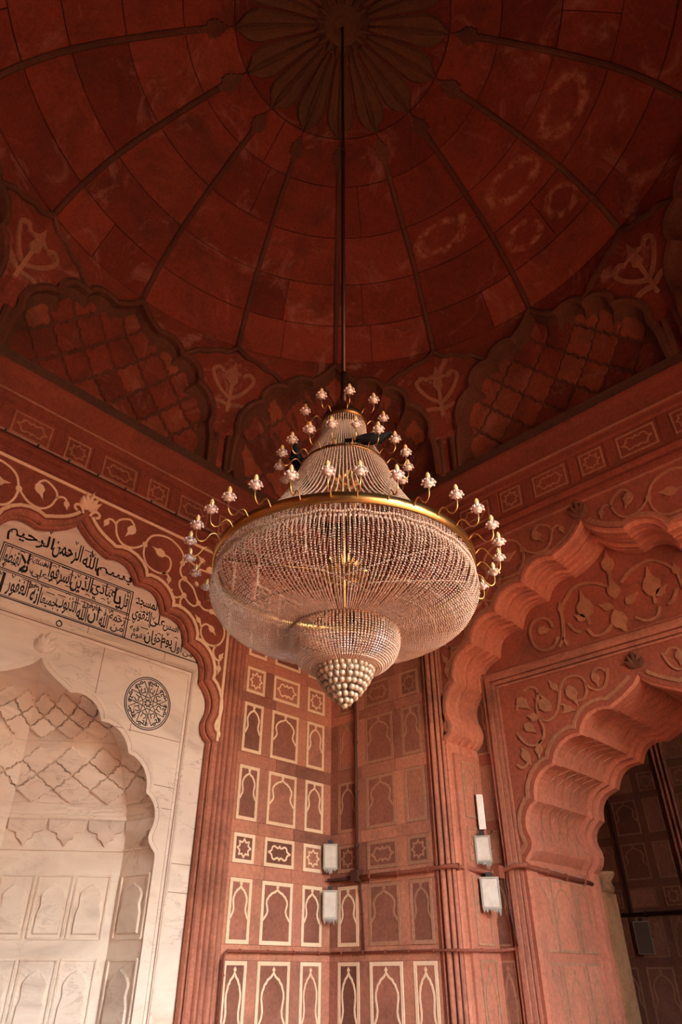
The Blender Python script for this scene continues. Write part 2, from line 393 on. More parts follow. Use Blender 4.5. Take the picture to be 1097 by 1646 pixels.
# neighbouring bays
wall_far = struct('wall_far', 'dim panelled sandstone wall of the bay beyond the doorway', 'wall',
                  MB().add(*boxm(XF, XF + .3, -9, H + .3, 0, ZT)), 'stone_panel')
bay_enclosure = struct('bay_enclosure', 'unseen walls closing the neighbouring bays, added to dim the side light', 'wall',  # unseen enclosure, added to cut the sky light from the sides
                   MB().add(*boxm(XB - 1.6, XF, H, H + .3, 0, ZT)).add(*boxm(-13.3, -H - .3, H, H + .3, 0, ZT)).add(*boxm(-13.3, -13, -9, H, 0, ZT)).add(*boxm(5.6, 13, -9, -8.7, 0, ZT)).add(*boxm(-13, -9, -9, -8.7, 0, ZT)).add(*boxm(-4.7, 7.1, 7.2, 7.5, 0, ZT)), 'stone_panel')

# ---------------------------------------------------------------- mouldings, inlaid panels of the corner piers
def roll(M, u, z0, z1, w, d, n=6, mb=None):
    """vertical half-round moulding"""
    mb = mb or MB(); v = []; f = []
    for i in range(n + 1):
        a = pi * i / n
        v += [M(u - cos(a) * w / 2, z0, sin(a) * d), M(u - cos(a) * w / 2, z1, sin(a) * d)]
    for i in range(n): f.append((2 * i, 2 * i + 1, 2 * i + 3, 2 * i + 2))
    return mb.add(v, f)
def hroll(M, u0, u1, z, w, d, n=6, mb=None):
    mb = mb or MB(); v = []; f = []
    for i in range(n + 1):
        a = pi * i / n
        v += [M(u0, z - cos(a) * w / 2, sin(a) * d), M(u1, z - cos(a) * w / 2, sin(a) * d)]
    for i in range(n): f.append((2 * i, 2 * i + 1, 2 * i + 3, 2 * i + 2))
    return mb.add(v, f)
ARCHN = [(-1.0, .36), (-.74, .47), (-.69, .53), (-.74, .60), (-.80, .66), (-.78, .72), (-.68, .765), (-.62, .80), (-.50, .822), (-.42, .852), (-.30, .865), (-.16, .885), (0, .925)]
STARN = []
for k in range(16):
    a = pi / 8 * k; r = .80 if k % 2 == 0 else .56
    STARN.append((r * sin(a), r * cos(a)))
CARTN = [(-.78, 0), (-.62, .22), (-.56, .5), (-.40, .62), (-.24, .50), (-.12, .46), (0, .56), (.12, .46), (.24, .50), (.40, .62), (.56, .5), (.62, .22)]
CARTN = CARTN + [(-x, -y) for x, y in CARTN]
def panel(M, u0, u1, z0, z1, kind, parent, inl='inlay', slab='stone_panel', w=.043, d=.012):
    p = rslab(u0, u1, z0, z1, M, -.02, .004).build('panel', slab, parent)
    frame_rect(u0, u1, z0, z1, w, M, 0, d).build('border_inlay', inl, p)
    cu, hu = (u0 + u1) / 2, (u1 - u0) / 2 - w; b0, hh = z0 + w, z1 - z0 - 2 * w
    mb = MB(); lw = .026
    if kind == 'arch':
        P = [(cu + x * hu, b0 + y * hh) for x, y in ARCHN]; P = P + [(2 * cu - x, y) for x, y in P[-2::-1]]
        ribbon(P, lw, M, .002, d - .002, mb=mb)
        t = P[len(ARCHN) - 1]; q = .026
        mb2 = pslab([(t[0], t[1]), (t[0] + q, t[1] + q * 1.1), (t[0], t[1] + 2.4 * q), (t[0] - q, t[1] + q * 1.1)], M, 0, d)
        mb.add(mb2.v, mb2.f)
    elif kind == 'star':
        P = [(cu + x * hu, b0 + hh / 2 + y * hh / 2) for x, y in STARN]
        ribbon(P, lw * .8, M, .002, d - .002, True, mb=mb)
        for x, y in P[::2]:
            q = .017; mb2 = pslab([(x + q, y), (x, y + q), (x - q, y), (x, y - q)], M, 0, d); mb.add(mb2.v, mb2.f)
    elif kind == 'cart':
        P = smooth([(cu + x * hu, b0 + hh / 2 + y * hh / 2) for x, y in CARTN], 3, True)
        ribbon(P, lw * .9, M, .002, d - .002, True, mb=mb)
        for x, y in ((-.84, 0), (.84, 0), (0, .62), (0, -.62)):
            q = .018; x = cu + x * hu; y = b0 + hh / 2 + y * hh / 2
            mb2 = pslab([(x + q, y), (x, y + q), (x - q, y), (x, y - q)], M, 0, d); mb.add(mb2.v, mb2.f)
    if mb.v: mb.build('arch_inlay' if kind == 'arch' else 'star_inlay' if kind == 'star' else 'cartouche_inlay', inl, p)
    return p
ROWS = [(.70, 1.76, 'arch'), (1.92, 2.62, 'arch'), (2.78, 3.13, 'band'), (3.28, 3.97, 'arch'), (4.14, 4.83, 'arch'), (4.97, 5.36, 'band'), (5.52, 6.20, 'arch'), (6.34, 6.74, 'band')]
COLS = [(2.88, 3.24, 'star'), (3.40, 3.94, 'cart'), (4.11, 4.49, 'star')]
def pier(M, parent, inl_by_col, rows=ROWS, cols=COLS, e0=2.83, e1=4.65, slab='stone_panel'):
    # ashlar rails and stiles with open joints, then the inlaid panels between them
    zs = [0] + [z for r in rows for z in r[:2]] + [6.92]
    for i in range(0, len(zs), 2):
        cuts = [e0, random.uniform(3.25, 3.6), random.uniform(3.9, 4.1), e1] if random.random() < .7 else [e0, 3.7, e1]
        for a, b in zip(cuts, cuts[1:]):
            rslab(a + .002, b - .002, zs[i] + .002, zs[i + 1] - .002, M, -.02, .005, .003).build('stone_block', 'stone', parent)
    us = [e0] + [u for c in cols for u in c[:2]] + [e1]
    for (z0, z1, k) in rows:
        for i in range(0, len(us), 2):
            rslab(us[i] + .002, us[i + 1] - .002, z0, z1, M, -.02, .005, .003).build('stone_block', 'stone', parent)
        for ci, (u0, u1, bk) in enumerate(cols):
            panel(M, u0 + .004, u1 - .004, z0 + .004, z1 - .004, 'arch' if k == 'arch' else bk, parent, inl_by_col(ci, z0), slab)
pier(ML0, wall_left, lambda c, z: 'inlay')
pier(MR0, wall_right, lambda c, z: 'worn_inlay' if (c in (0, 1) and z > .9) or z > 2 else 'inlay')
for M, wl in ((ML0, wall_left), (MR0, wall_right)):
    for u, w, d in ((2.535, .05, .035), (2.60, .07, .055), (2.685, .085, .07), (2.765, .05, .04), (2.805, .03, .02)):
        roll(M, u, 0, 6.95, w, d).build('roll_moulding', 'stone_mould', wl, smooth=True)
    for u, w, d in ((2.56, .05, .035), (2.64, .07, .055)):
        roll(M, -u, 0, 6.95, w, d).build('roll_moulding', 'stone_mould', wl, smooth=True)

# ---------------------------------------------------------------- cornice
trim = struct('trim_1', 'red sandstone cornice with panelled frieze running under the dome', 'cornice')
prof = [(6.95, 0), (6.97, .03), (7.02, .035), (7.05, .012), (7.08, .012), (7.10, .05), (7.14, .065), (7.17, .05), (7.18, .012), (7.68, .012), (7.70, .05), (7.78, .055), (7.80, .075), (7.83, .075), (7.84, .045), (7.95, .055), (8.1, .075), (8.2, .105), (8.25, .11), (8.255, .085)]
def cornice(sides, mb):
    for ax, sg in sides:
        v = []; f = []
        for z, d in prof:
            e = H - d
            if ax == 'y': v += [(-e, sg * e, z), (e, sg * e, z)]
            else: v += [(sg * e, -e, z), (sg * e, e, z)]
        for i in range(len(prof) - 1): f.append((2 * i, 2 * i + 1, 2 * i + 3, 2 * i + 2))
        mb.add(v, f)
mb = MB(); cornice((('y', 1), ('x', 1), ('y', -1), ('x', -1)), mb); mb.build('cornice_moulding', 'stone_cornice', trim)
mb = MB()
for sg in (1, -1):                                     # grey-brown ledge above the cornice
    mb.add(*boxm(-H - .9, H + .9, sg * (H - .075) if sg > 0 else -H - .9, H + .9 if sg > 0 else -(H - .075), 8.25, 8.45))
    mb.add(*boxm((H - .075) if sg > 0 else -H - .9, H + .9 if sg > 0 else -(H - .075), -(H - .08), H - .08, 8.251, 8.449))
mb.build('ledge', 'ledge_stone', trim)
for M, nm in ((ML0, 'l'), (MR0, 'r')):
    mb = MB(); ribbon([(-H + .08, 7.815), (H - .08, 7.815)], .03, M, .06, .08, mb=mb); mb.build('cornice_line', 'worn_inlay', trim)
    u = H - .25; k = 0
    while u > -H + .3:
        wd = .52 if k % 2 == 0 else .34
        p = panel(M, u - wd, u, 7.27, 7.62, 'cart' if k % 2 == 0 else 'star', trim, 'relief_stone', 'stone_cornice', .026, .010)
        p.location = Vector(M(0, 0, .018)) - Vector(M(0, 0, 0))
        rslab(u - wd - .17, u - wd - .04, 7.24, 7.66, M, .01, .028).build('frieze_block', 'stone_cornice', trim)
        u -= wd + .21; k += 1

# ---------------------------------------------------------------- spandrel vines
def leaf2d(x, y, a, s):
    P = [(0, 0), (.16, .22), (.42, .30), (.66, .20), (.80, .04), (1.15, -.10), (.72, -.16), (.5, -.32), (.2, -.24)]
    return [(x + s * (p * cos(a) - q * sin(a)), y + s * (p * sin(a) + q * cos(a))) for p, q in P]
SC = 4.332
def c1(p): return on_left(180 + p[0] / SC, 840 + p[1] / SC)
VL = [[(-30, -22), (-2, -20), (26, 14), (34, 86), (73, 150), (149, 177), (228, 155)],
      [(28, 20), (40, -8), (73, -22), (130, -17), (158, 28)],
      [(228, 155), (270, 100), (330, 90), (400, 112), (460, 165), (495, 225), (492, 285)],
      [(228, 155), (220, 220), (240, 290), (290, 335), (350, 355), (395, 335), (410, 290), (400, 250), (372, 230)],
      [(350, 355), (380, 358), (397, 382)],
      [(492, 285), (475, 330), (485, 370), (505, 392)],
      [(505, 392), (475, 405), (470, 445), (500, 508)],
      [(505, 392), (560, 450), (580, 500), (600, 560)],
      [(500, 508), (450, 522), (415, 505), (405, 478), (420, 465)],
      [(500, 508), (475, 545), (480, 590), (500, 603)],
      [(500, 508), (530, 555), (570, 582), (600, 565)],
      [(600, 560), (640, 605), (690, 620), (740, 660), (775, 720), (780, 790), (750, 845), (700, 860), (650, 835), (620, 780), (622, 730), (650, 708), (680, 720)],
      [(622, 735), (612, 695)],
      [(728, 852), (705, 890), (715, 940), (742, 962), (758, 950)],
      [(742, 962), (742, 990)],
      [(492, 285), (540, 270), (600, 320), (650, 340), (690, 355)],
      [(600, 318), (615, 285), (640, 280)]]
VLEAF = [((-52, 30), (-30, -22), 1), ((106, 96), (158, 26), 1), ((300, 190), (372, 235), 1.2), ((395, 425), (397, 375), 1), ((600, 240), (650, 290), 1), ((715, 770), (672, 718), 1.1), ((580, 650), (614, 700), 1), ((772, 905), (745, 955), .9), ((740, 1055), (742, 990), 1), ((720, 330), (655, 335), 1)]
VNODE = [(228, 155), (490, 285), (505, 392), (500, 508), (600, 562), (690, 622), (585, 430)]
def vines(M, parent, m, thick, mirror_sides=(1, -1), w=.028, tr=lambda u, z: (u, z)):
    for sg in mirror_sides:
        for P in VL:
            q = [tr(*c1(p)) for p in smooth(P, 4)]
            ribbon([(sg * u, z) for u, z in q], w, M, -.002, thick).build('vine_stem', m, parent)
        for tip, base, s in VLEAF:
            t, b = tr(*c1(tip)), tr(*c1(base)); a = atan2(t[1] - b[1], t[0] - b[0]); L = hypot(t[0] - b[0], t[1] - b[1]) * s
            q = leaf2d(b[0], b[1], a, max(.12, L))
            pslab([(sg * u, z) for u, z in q], M, -.002, thick + .004).build('leaf', m, parent)
        mb = MB()
        for p in VNODE:
            c = tr(*c1(p)); q = [(sg * (c[0] + .042 * cos(k * pi / 4)), c[1] + .042 * sin(k * pi / 4)) for k in range(8)]
            pslab(q, M, -.002, thick + .006).build('vine_node', m, parent)
vines(ML0, wall_left, 'inlay', .008)
vines(MR0, wall_right, 'relief_stone', .022)
# border bands along the arch and the straight frame
def arch_band(hp, M, o, w, d, m, parent, name, zmin):
    P = [p for p in full(hp) if p[1] >= zmin]
    q = offset(P, o)
    hf = len(q) // 2
    ribbon(q[:hf - 1], w, M, -.002, d).build(name, m, parent); ribbon(q[hf + 2:], w, M, -.002, d).build(name, m, parent)
arch_band(BIG, ML0, .045, .045, .0105, 'inlay', wall_left, 'arch_band', 4.15)
arch_band(BIG, MR0, .06, .05, .02, 'relief_stone', wall_right, 'arch_band', 4.15)
arch_band(BIG, MR0, .02, .03, .035, 'stone_mould', wall_right, 'arch_edge', 4.15)
arch_band(SMALL, MR(XT), .085, .045, .02, 'relief_stone', wall_right, 'arch_band', 2.75)
arch_band(SMALL, ML(YT), .07, .035, .012, 'marble', wall_left, 'arch_band', 2.75)
for sg in (1, -1):
    ribbon([(sg * 2.47, 4.18), (sg * 2.47, 6.91), (0, 6.91)], .042, ML0, -.003, .014).build('border_band', 'inlay', wall_left)
    ribbon([(sg * 2.49, 4.18), (sg * 2.49, 6.91), (0, 6.91)], .03, MR0, -.002, .02).build('border_band', 'stone_mould', wall_right)
    # curls at the tip of the left arch band
    cu = [(.03, 6.60), (.05, 6.66), (.10, 6.70), (.15, 6.68), (.15, 6.63), (.11, 6.61)]
    ribbon([(sg * u + (0.02 * sg), z) for u, z in smooth(cu, 4)], .035, ML0, -.002, .010).build('band_curl', 'inlay', wall_left)
def palmette(M, u, z, s, m, parent, n=5):
    """carved bud at an arch tip: fan of thick petals"""
    for k in range(n):
        a = pi / 2 + (k - (n - 1) / 2) * .42; L = s * (1 - .12 * abs(k - (n - 1) / 2))
        mb = MB(); v = []; f = []
        for i in range(7):
            t = i / 6; wv = .25 * s * sin(pi * min(1, t * .9 + .08)); r = L * t
            lift = .05 * s / .2 + .06 * s / .2 * t * t * .6
            bx, bz = u + r * cos(a), z + r * sin(a)
            for q, h in ((-1, 0), (-.5, lift * .8), (0, lift), (.5, lift * .8), (1, 0)):
                v.append(M(bx - sin(a) * wv * q, bz + cos(a) * wv * q, h * (.6 + .4 * t)))
        for i in range(6):
            for j in range(4): f.append((i * 5 + j, i * 5 + j + 1, i * 5 + j + 6, i * 5 + j + 5))
        mb.add(v, f).build('bud_petal', m, parent, smooth=True)
palmette(ML0, 0, 6.68, .24, 'inlay', wall_left); palmette(MR0, 0, 6.68, .24, 'rib_stone', wall_right)
palmette(MR(XT), 0, 4.74, .20, 'rib_stone', wall_right); palmette(ML(YT), 0, 4.74, .24, 'marble', wall_left)

# ---------------------------------------------------------------- side wall: tympanum relief, inner frame, doorway
MT = MR(XT)
fr = [(2.155, 0), (2.155, 5.165)]
for o, w, d in ((0, .05, .05), (.06, .06, .075), (.125, .05, .045), (.18, .03, .025)):
    P = [(2.15 - o, 0), (2.15 - o, 5.16 - o), (-2.15 + o, 5.16 - o), (-2.15 + o, 0)]
    ribbon(P, w, MT, -.002, d).build('frame_moulding', 'stone_mould', wall_right)
mpx = 4.268
def t8(p): return on_right(840 + p[0] / mpx, 780 + p[1] / mpx, XT)
TY = [[(610, 690), (600, 600), (585, 560)], [(650, 690), (690, 620), (740, 570), (830, 535), (920, 545), (985, 585)], [(590, 700), (530, 680), (470, 675), (400, 685), (350, 715), (310, 770), (280, 830)],
      [(270, 860), (285, 960), (285, 1050), (260, 1110)], [(285, 1050), (315, 1100)], [(1010, 600), (1035, 680), (1025, 760), (970, 830), (920, 835), (880, 800)], [(915, 840), (900, 900), (840, 940), (770, 930), (710, 890)],
      [(250, 1040), (220, 1110), (150, 1135), (90, 1100), (60, 1020), (75, 950), (130, 915), (190, 930), (215, 980)], [(620, 960), (570, 1020), (500, 1035), (455, 990)], [(470, 960), (450, 900), (430, 850)], [(320, 950), (370, 1000), (410, 1010)]]
def tym(sg):
    for P in TY:
        q = [t8(p) for p in smooth(P, 4)]; mu = sum(p[0] for p in q) / len(q)
        if mu < -.02 or (abs(mu) < .08 and sg < 0): continue
        ribbon([(sg * u, z) for u, z in q], .036, MT, -.002, .03).build('vine_stem', 'relief_stone', wall_right)
    for tip, base, s in (((590, 510), (590, 600), 1.5), ((885, 600), (865, 780), 1.2), ((430, 790), (445, 920), 1.4), ((800, 660), (855, 770), .9), ((960, 680), (875, 770), .9), ((690, 980), (640, 860), 1.3), ((760, 760), (660, 850), 1), ((540, 820), (630, 850), 1), ((270, 820), (275, 880), 1.2), ((200, 1000), (110, 1000), 1), ((370, 890), (440, 930), 1), ((1040, 560), (985, 600), 1.2), ((630, 690), (640, 780), 1.5)):
        t, b = t8(tip), t8(base); a = atan2(t[1] - b[1], t[0] - b[0]); mu = (t[0] + b[0]) / 2
        if mu < -.02 or (abs(mu) < .08 and sg < 0): continue
        pslab([(sg * u, z) for u, z in leaf2d(b[0], b[1], a, hypot(t[0] - b[0], t[1] - b[1]) * s)], MT, -.002, .034).build('leaf', 'relief_stone', wall_right)
tym(1); tym(-1)
# vines of the doorway spandrel (photo pixels of the crop at 3.918 px per px, origin 840,1000)
def d8(p): return on_right(840 + p[0] / 3.918, 1000 + p[1] / 3.918, XT)
DV = [[(540, 290), (535, 370), (510, 420), (470, 430), (420, 405), (385, 355), (330, 340), (270, 365), (240, 430), (235, 510), (210, 590), (160, 625), (110, 600)],
      [(530, 310), (490, 290), (455, 310), (448, 350), (470, 370)], [(400, 380), (410, 440), (390, 485), (345, 495), (320, 450), (300, 410)],
      [(235, 520), (270, 525), (280, 565), (255, 570)], [(235, 440), (200, 400), (180, 380)], [(110, 600), (95, 540), (100, 440), (60, 410), (10, 440)],
      [(110, 605), (140, 680), (130, 740), (80, 780), (20, 760), (-30, 700)], [(100, 450), (150, 490), (175, 530), (150, 560)], [(130, 745), (105, 780), (110, 830)],
      [(-30, 560), (-20, 520), (20, 500)], [(0, 800), (40, 830), (45, 880), (10, 920), (-30, 900)]]
for sg in (1, -1):
    for P in DV:
        ribbon([(sg * u, z) for u, z in (d8(p) for p in smooth(P, 4))], .026, MT, -.002, .024).build('vine_stem', 'relief_stone', wall_right)
    for tip, base in (((470, 385), (455, 320)), ((330, 495), (295, 400)), ((185, 380), (215, 430)), ((110, 490), (185, 560)), ((320, 560), (265, 540)), ((50, 590), (110, 610)), ((105, 835), (108, 770)), ((30, 540), (-30, 480)), ((70, 690), (20, 640)), ((40, 880), (10, 810))):
        t, b = d8(tip), d8(base); a = atan2(t[1] - b[1], t[0] - b[0])
        pslab([(sg * u, z) for u, z in leaf2d(b[0], b[1], a, hypot(t[0] - b[0], t[1] - b[1]) * 1.2)], MT, -.002, .026).build('leaf', 'relief_stone', wall_right)
# lattice relief on the doorway soffit, lobe by lobe
lob = [(i, j) for i, j in ()]
hp = SMALL
idx = [8, 13, 19, 25, 31, len(hp) - 1]          # indices of the cusps in the half profile
def soff(sg, P, w, d=.0):
    # w in 0..1 -> depth between the two bands
    q = offset(hp, 0)
    k = min(len(hp) - 1.001, max(0, P)); i = int(k); t = k - i
    u = hp[i][0] * (1 - t) + hp[i + 1][0] * t; z = hp[i][1] * (1 - t) + hp[i + 1][1] * t
    tx, ty = hp[i + 1][0] - hp[i][0], hp[i + 1][1] - hp[i][1]; l = hypot(tx, ty) or 1
    u, z = u - ty / l * d, z + tx / l * d
    return (XT + .29 + w * 1.14, sg * u, z)
for sg in (1, -1):
    for a, b in zip([4] + idx[1:], idx[1:]):
        if b <= a: continue
        mb = MB(); K = 5
        for s_ in range(K):
            for fl in (0, 1):
                pts = []
                for i in range(9):
                    t = i / 8; w = (s_ + (t if fl == 0 else 1 - t) + (.10 if fl else -.10) * sin(t * 2 * pi)) / K
                    pts.append(soff(sg, a + .2 + (b - a - .4) * t, min(1, max(0, w)), .004))
                tube(pts, .0085, 5, mb, cap=False)
        mb.build('soffit_lattice', 'relief_stone', wall_right)
# panelled jambs
MJd = MJ(1.905)
for (u0, u1) in ((XT + .06, XT + .46), (XT + .52, XT + 1.06), (XT + 1.12, XT + 1.52)):
    for z0, z1 in ((.3, 1.74), (1.84, 2.62)):
        panel(MJd, u0, u1, z0, z1, 'arch', wall_right, 'worn_inlay', 'stone_arch', .028, .012)
rslab(XT + .02, XT + 1.6, 2.66, 2.74, MJd, -.02, .03).build('capital_band', 'stone_mould', wall_right)
MJo = MJ(2.40)
rslab(H + .05, XT - .005, 0, 4.06, MJo, -.08, 0, .012).build('jamb_face', 'stone_arch', wall_right)
for z0, z1, k in ((.5, 1.76, 'arch'), (1.9, 2.62, 'arch'), (2.78, 3.16, 'star'), (3.28, 3.97, 'arch')):
    panel(MJo, H + .16, H + .49, z0, z1, k, wall_right, 'worn_inlay', 'stone_arch', .026, .014)
    panel(MT, 2.22, 2.44, z0, z1, 'arch', wall_right, 'relief_stone', 'stone_panel', .022, .012)
panel(MT, 2.22, 2.44, 4.12, 5.0, 'arch', wall_right, 'relief_stone', 'stone_panel', .022, .012)
MB().add(*boxm(XB - .02, XB + .34, 1.80, 2.0, 0, 2.55)).build('jamb_pilaster', 'tan_stone', wall_right)
lathe([(.001, 0), (.10, 0), (.13, .06), (.10, .14), (.16, .22), (.16, .26), (.001, .26)], 12, None, XB + .16, 1.86, 2.55).build('pilaster_capital', 'tan_stone', wall_right, smooth=True)
# far wall of the next bay: same panel rows
for c in ((2.88, 3.24), (3.40, 3.94), (4.11, 4.49), (2.1, 2.5), (1.2, 1.9), (.3, 1.0)):
    for z0, z1, k in ROWS[:7]:
        panel(MR(XF), c[0], c[1], z0, z1, 'arch' if k == 'arch' else 'star', wall_far, 'relief_stone', 'stone_panel', .03, .02)
for u in (2.55, 2.65, 2.75): roll(MR(XF), u, 0, 7, .08, .08).build('roll_moulding', 'stone_mould', wall_far)
for z in (6.3, 6.5): hroll(MR(XF), -5, H, z, .1, .1).build('string_course', 'stone_mould', wall_far)

# ---------------------------------------------------------------- marble wall: frame, inscription, medallion, mihrab
MM = ML(YT)
for P, w in (([(2.06, 0), (2.06, 5.05), (-2.06, 5.05), (-2.06, 0)], .035), ([(2.13, 0), (2.13, 5.12), (-2.13, 5.12), (-2.13, 0)], .03)):
    ribbon(P, w, MM, -.002, .014).build('marble_fillet', 'marble', wall_left)
ribbon([(2.095, 0), (2.095, 5.085), (-2.095, 5.085), (-2.095, 0)], .014, MM, -.002, .003).build('fillet_groove', 'marble_groove', wall_left)
for u, z0, z1 in ((.75, 4.40, 5.04), (1.30, 4.10, 4.45), (2.28, 2.6, 2.61), (1.62, 5.13, 5.24), (.48, 5.13, 5.24)):
    ribbon([(u, z0), (u, z1)], .008, MM, -.002, .0025).build('marble_joint', 'marble_groove', wall_left)
for z, u0, u1 in ((3.55, 1.72, 2.05), (3.30, 1.84, 2.05), (2.72, 2.14, 2.45), (2.42, 2.14, 2.45), (4.12, 1.1, 2.05)):
    ribbon([(u0, z), (u1, z)], .007, MM, -.002, .0025).build('marble_joint', 'marble_groove', wall_left)
TAB = "ا:FE8D,FE8E,,|ب:FE8F,FE90,FE91,FE92|ة:FE93,FE94,,|ت:FE95,FE96,FE97,FE98|ج:FE9D,FE9E,FE9F,FEA0|ح:FEA1,FEA2,FEA3,FEA4|د:FEA9,FEAA,,|ذ:FEAB,FEAC,,|ر:FEAD,FEAE,,|س:FEB1,FEB2,FEB3,FEB4|ط:FEC1,FEC2,FEC3,FEC4|ع:FEC9,FECA,FECB,FECC|غ:FECD,FECE,FECF,FED0|ف:FED1,FED2,FED3,FED4|ق:FED5,FED6,FED7,FED8|ل:FEDD,FEDE,FEDF,FEE0|م:FEE1,FEE2,FEE3,FEE4|ن:FEE5,FEE6,FEE7,FEE8|ه:FEE9,FEEA,FEEB,FEEC|و:FEED,FEEE,,|ى:FEEF,FEF0,,|ي:FEF1,FEF2,FEF3,FEF4"
FORM = {e.split(':')[0]: [int(x, 16) if x else 0 for x in e.split(':')[1].split(',')] for e in TAB.split('|')}
def shape_word(w):
    if w == 'الله': return chr(0xFDF2)
    if w == 'لا': return chr(0xFEFB)
    out = []
    for i, c in enumerate(w):
        p = i > 0 and FORM[w[i - 1]][2] > 0; q = i < len(w) - 1 and FORM[c][2] > 0
        out.append(chr(FORM[c][3] if p and q else FORM[c][1] if p else FORM[c][2] if q else FORM[c][0]))
    return ''.join(reversed(out))
def word_mesh(w):
    c = bpy.data.curves.new('lettering', 'FONT'); c.body = shape_word(w); c.resolution_u = 2; c.offset = .016
    o = bpy.data.objects.new('lettering', c); COL.objects.link(o); bpy.context.view_layer.update()
    me = bpy.data.meshes.new_from_object(o.evaluated_get(bpy.context.evaluated_depsgraph_get()))
    bpy.data.objects.remove(o); bpy.data.curves.remove(c); return me
def write(words, name='inscription_line'):
    """words: (text, u0, u1, z0, z1) -> black letters fitted to the box on the marble"""
    mb = MB()
    for w, u0, u1, z0, z1 in words:
        me = word_mesh(w); vs = [v.co for v in me.vertices]
        a0, a1 = min(v.x for v in vs), max(v.x for v in vs); b0, b1 = min(v.y for v in vs), max(v.y for v in vs)
        mb.add([MM(u0 + (v.x - a0) / (a1 - a0) * (u1 - u0), z0 + (v.y - b0) / (b1 - b0) * (z1 - z0), .004) for v in vs], [tuple(p.vertices) for p in me.polygons])
        bpy.data.meshes.remove(me)
    return mb.build(name, 'black_inlay', wall_left)
# box lines
for P, w in (([(-.80, 5.25), (-.80, 5.915), (.985, 5.915), (.985, 5.25)], .012), ([(-.775, 5.25), (-.775, 5.89), (.955, 5.89), (.955, 5.25)], .009),
             ([(-.80, 5.585), (.985, 5.585)], .012), ([(-.80, 5.562), (.985, 5.562)], .008), ([(-2.2, 5.243), (2.2, 5.243)], .014), ([(-.8, 5.262), (.985, 5.262)], .007)):
    ribbon(P, w, MM, -.001, .004).build('inscription_border', 'black_inlay', wall_left)
write([('بسم', .40, .93, 5.945, 6.11), ('الله', .19, .40, 6.0, 6.27), ('الرحمن', -.22, .17, 5.96, 6.28), ('الرحيم', -.80, -.22, 5.96, 6.22)])
write([('قل', .82, .94, 5.605, 5.85), ('يا', .72, .83, 5.605, 5.88), ('عبادي', .40, .74, 5.62, 5.89), ('الذين', .11, .40, 5.61, 5.89), ('اسرفوا', -.19, .11, 5.62, 5.89), ('على', -.39, -.20, 5.61, 5.74), ('انفسهم', -.46, -.19, 5.74, 5.885), ('لا', -.56, -.44, 5.62, 5.885), ('تقنطوا', -.76, -.55, 5.61, 5.88)])
write([('من', .76, .945, 5.275, 5.38), ('رحمة', .72, .945, 5.38, 5.55), ('الله', .59, .72, 5.28, 5.545), ('ان', .43, .57, 5.28, 5.545), ('الله', .28, .42, 5.28, 5.545), ('يغفر', .36, .58, 5.45, 5.55), ('الذنوب', -.01, .27, 5.28, 5.55), ('جميعا', -.20, .0, 5.29, 5.46), ('انه', -.33, -.21, 5.28, 5.53), ('هو', -.38, -.25, 5.45, 5.54), ('الغفور', -.62, -.36, 5.27, 5.55), ('ا', -.70, -.66, 5.28, 5.54)])
write([('لمسجد', 1.05, 1.38, 5.73, 5.93), ('اسس', 1.52, 1.77, 5.53, 5.70), ('على', 1.30, 1.55, 5.53, 5.73), ('التقوى', 1.03, 1.32, 5.53, 5.73)])
write([('من', 1.89, 2.06, 5.27, 5.35), ('اول', 1.69, 1.87, 5.27, 5.44), ('يوم', 1.53, 1.70, 5.27, 5.44), ('احق', 1.38, 1.54, 5.28, 5.48), ('ان', 1.27, 1.39, 5.27, 5.48), ('تقوم', 1.07, 1.28, 5.27, 5.38), ('فيه', 1.03, 1.17, 5.37, 5.47)])
write([('بسم', -1.45, -1.05, 5.60, 5.76), ('الرحيم', -1.5, -.9, 5.30, 5.52)])
# the short vowel strokes that fill the gaps
mb = MB(); rs = random.Random(4)
for r0, r1, z0, z1 in ((-.55, .9, 6.06, 6.28), (-.74, .92, 5.80, 5.88), (-.74, .92, 5.48, 5.55), (1.04, 1.6, 5.62, 5.88), (1.05, 2.0, 5.42, 5.52), (-.74, .92, 5.60, 5.66)):
    u = r0
    while u < r1:
        z = rs.uniform(z0, z1); k = rs.random()
        lim = 6.36 - .42 * max(0, u - .12)
        if z < lim:
            if k < .4: ribbon([(u, z), (u + .11, z)], .009, MM, -.001, .004, mb=mb)
            elif k < .7: ribbon([(u, z), (u + .03, z + .02), (u + .06, z)], .009, MM, -.001, .004, mb=mb)
            else: ribbon([(u, z + .04), (u + .02, z), (u + .04, z + .045)], .009, MM, -.001, .004, mb=mb)
        u += rs.uniform(.09, .16)
mb.build('vowel_strokes', 'black_inlay', wall_left)
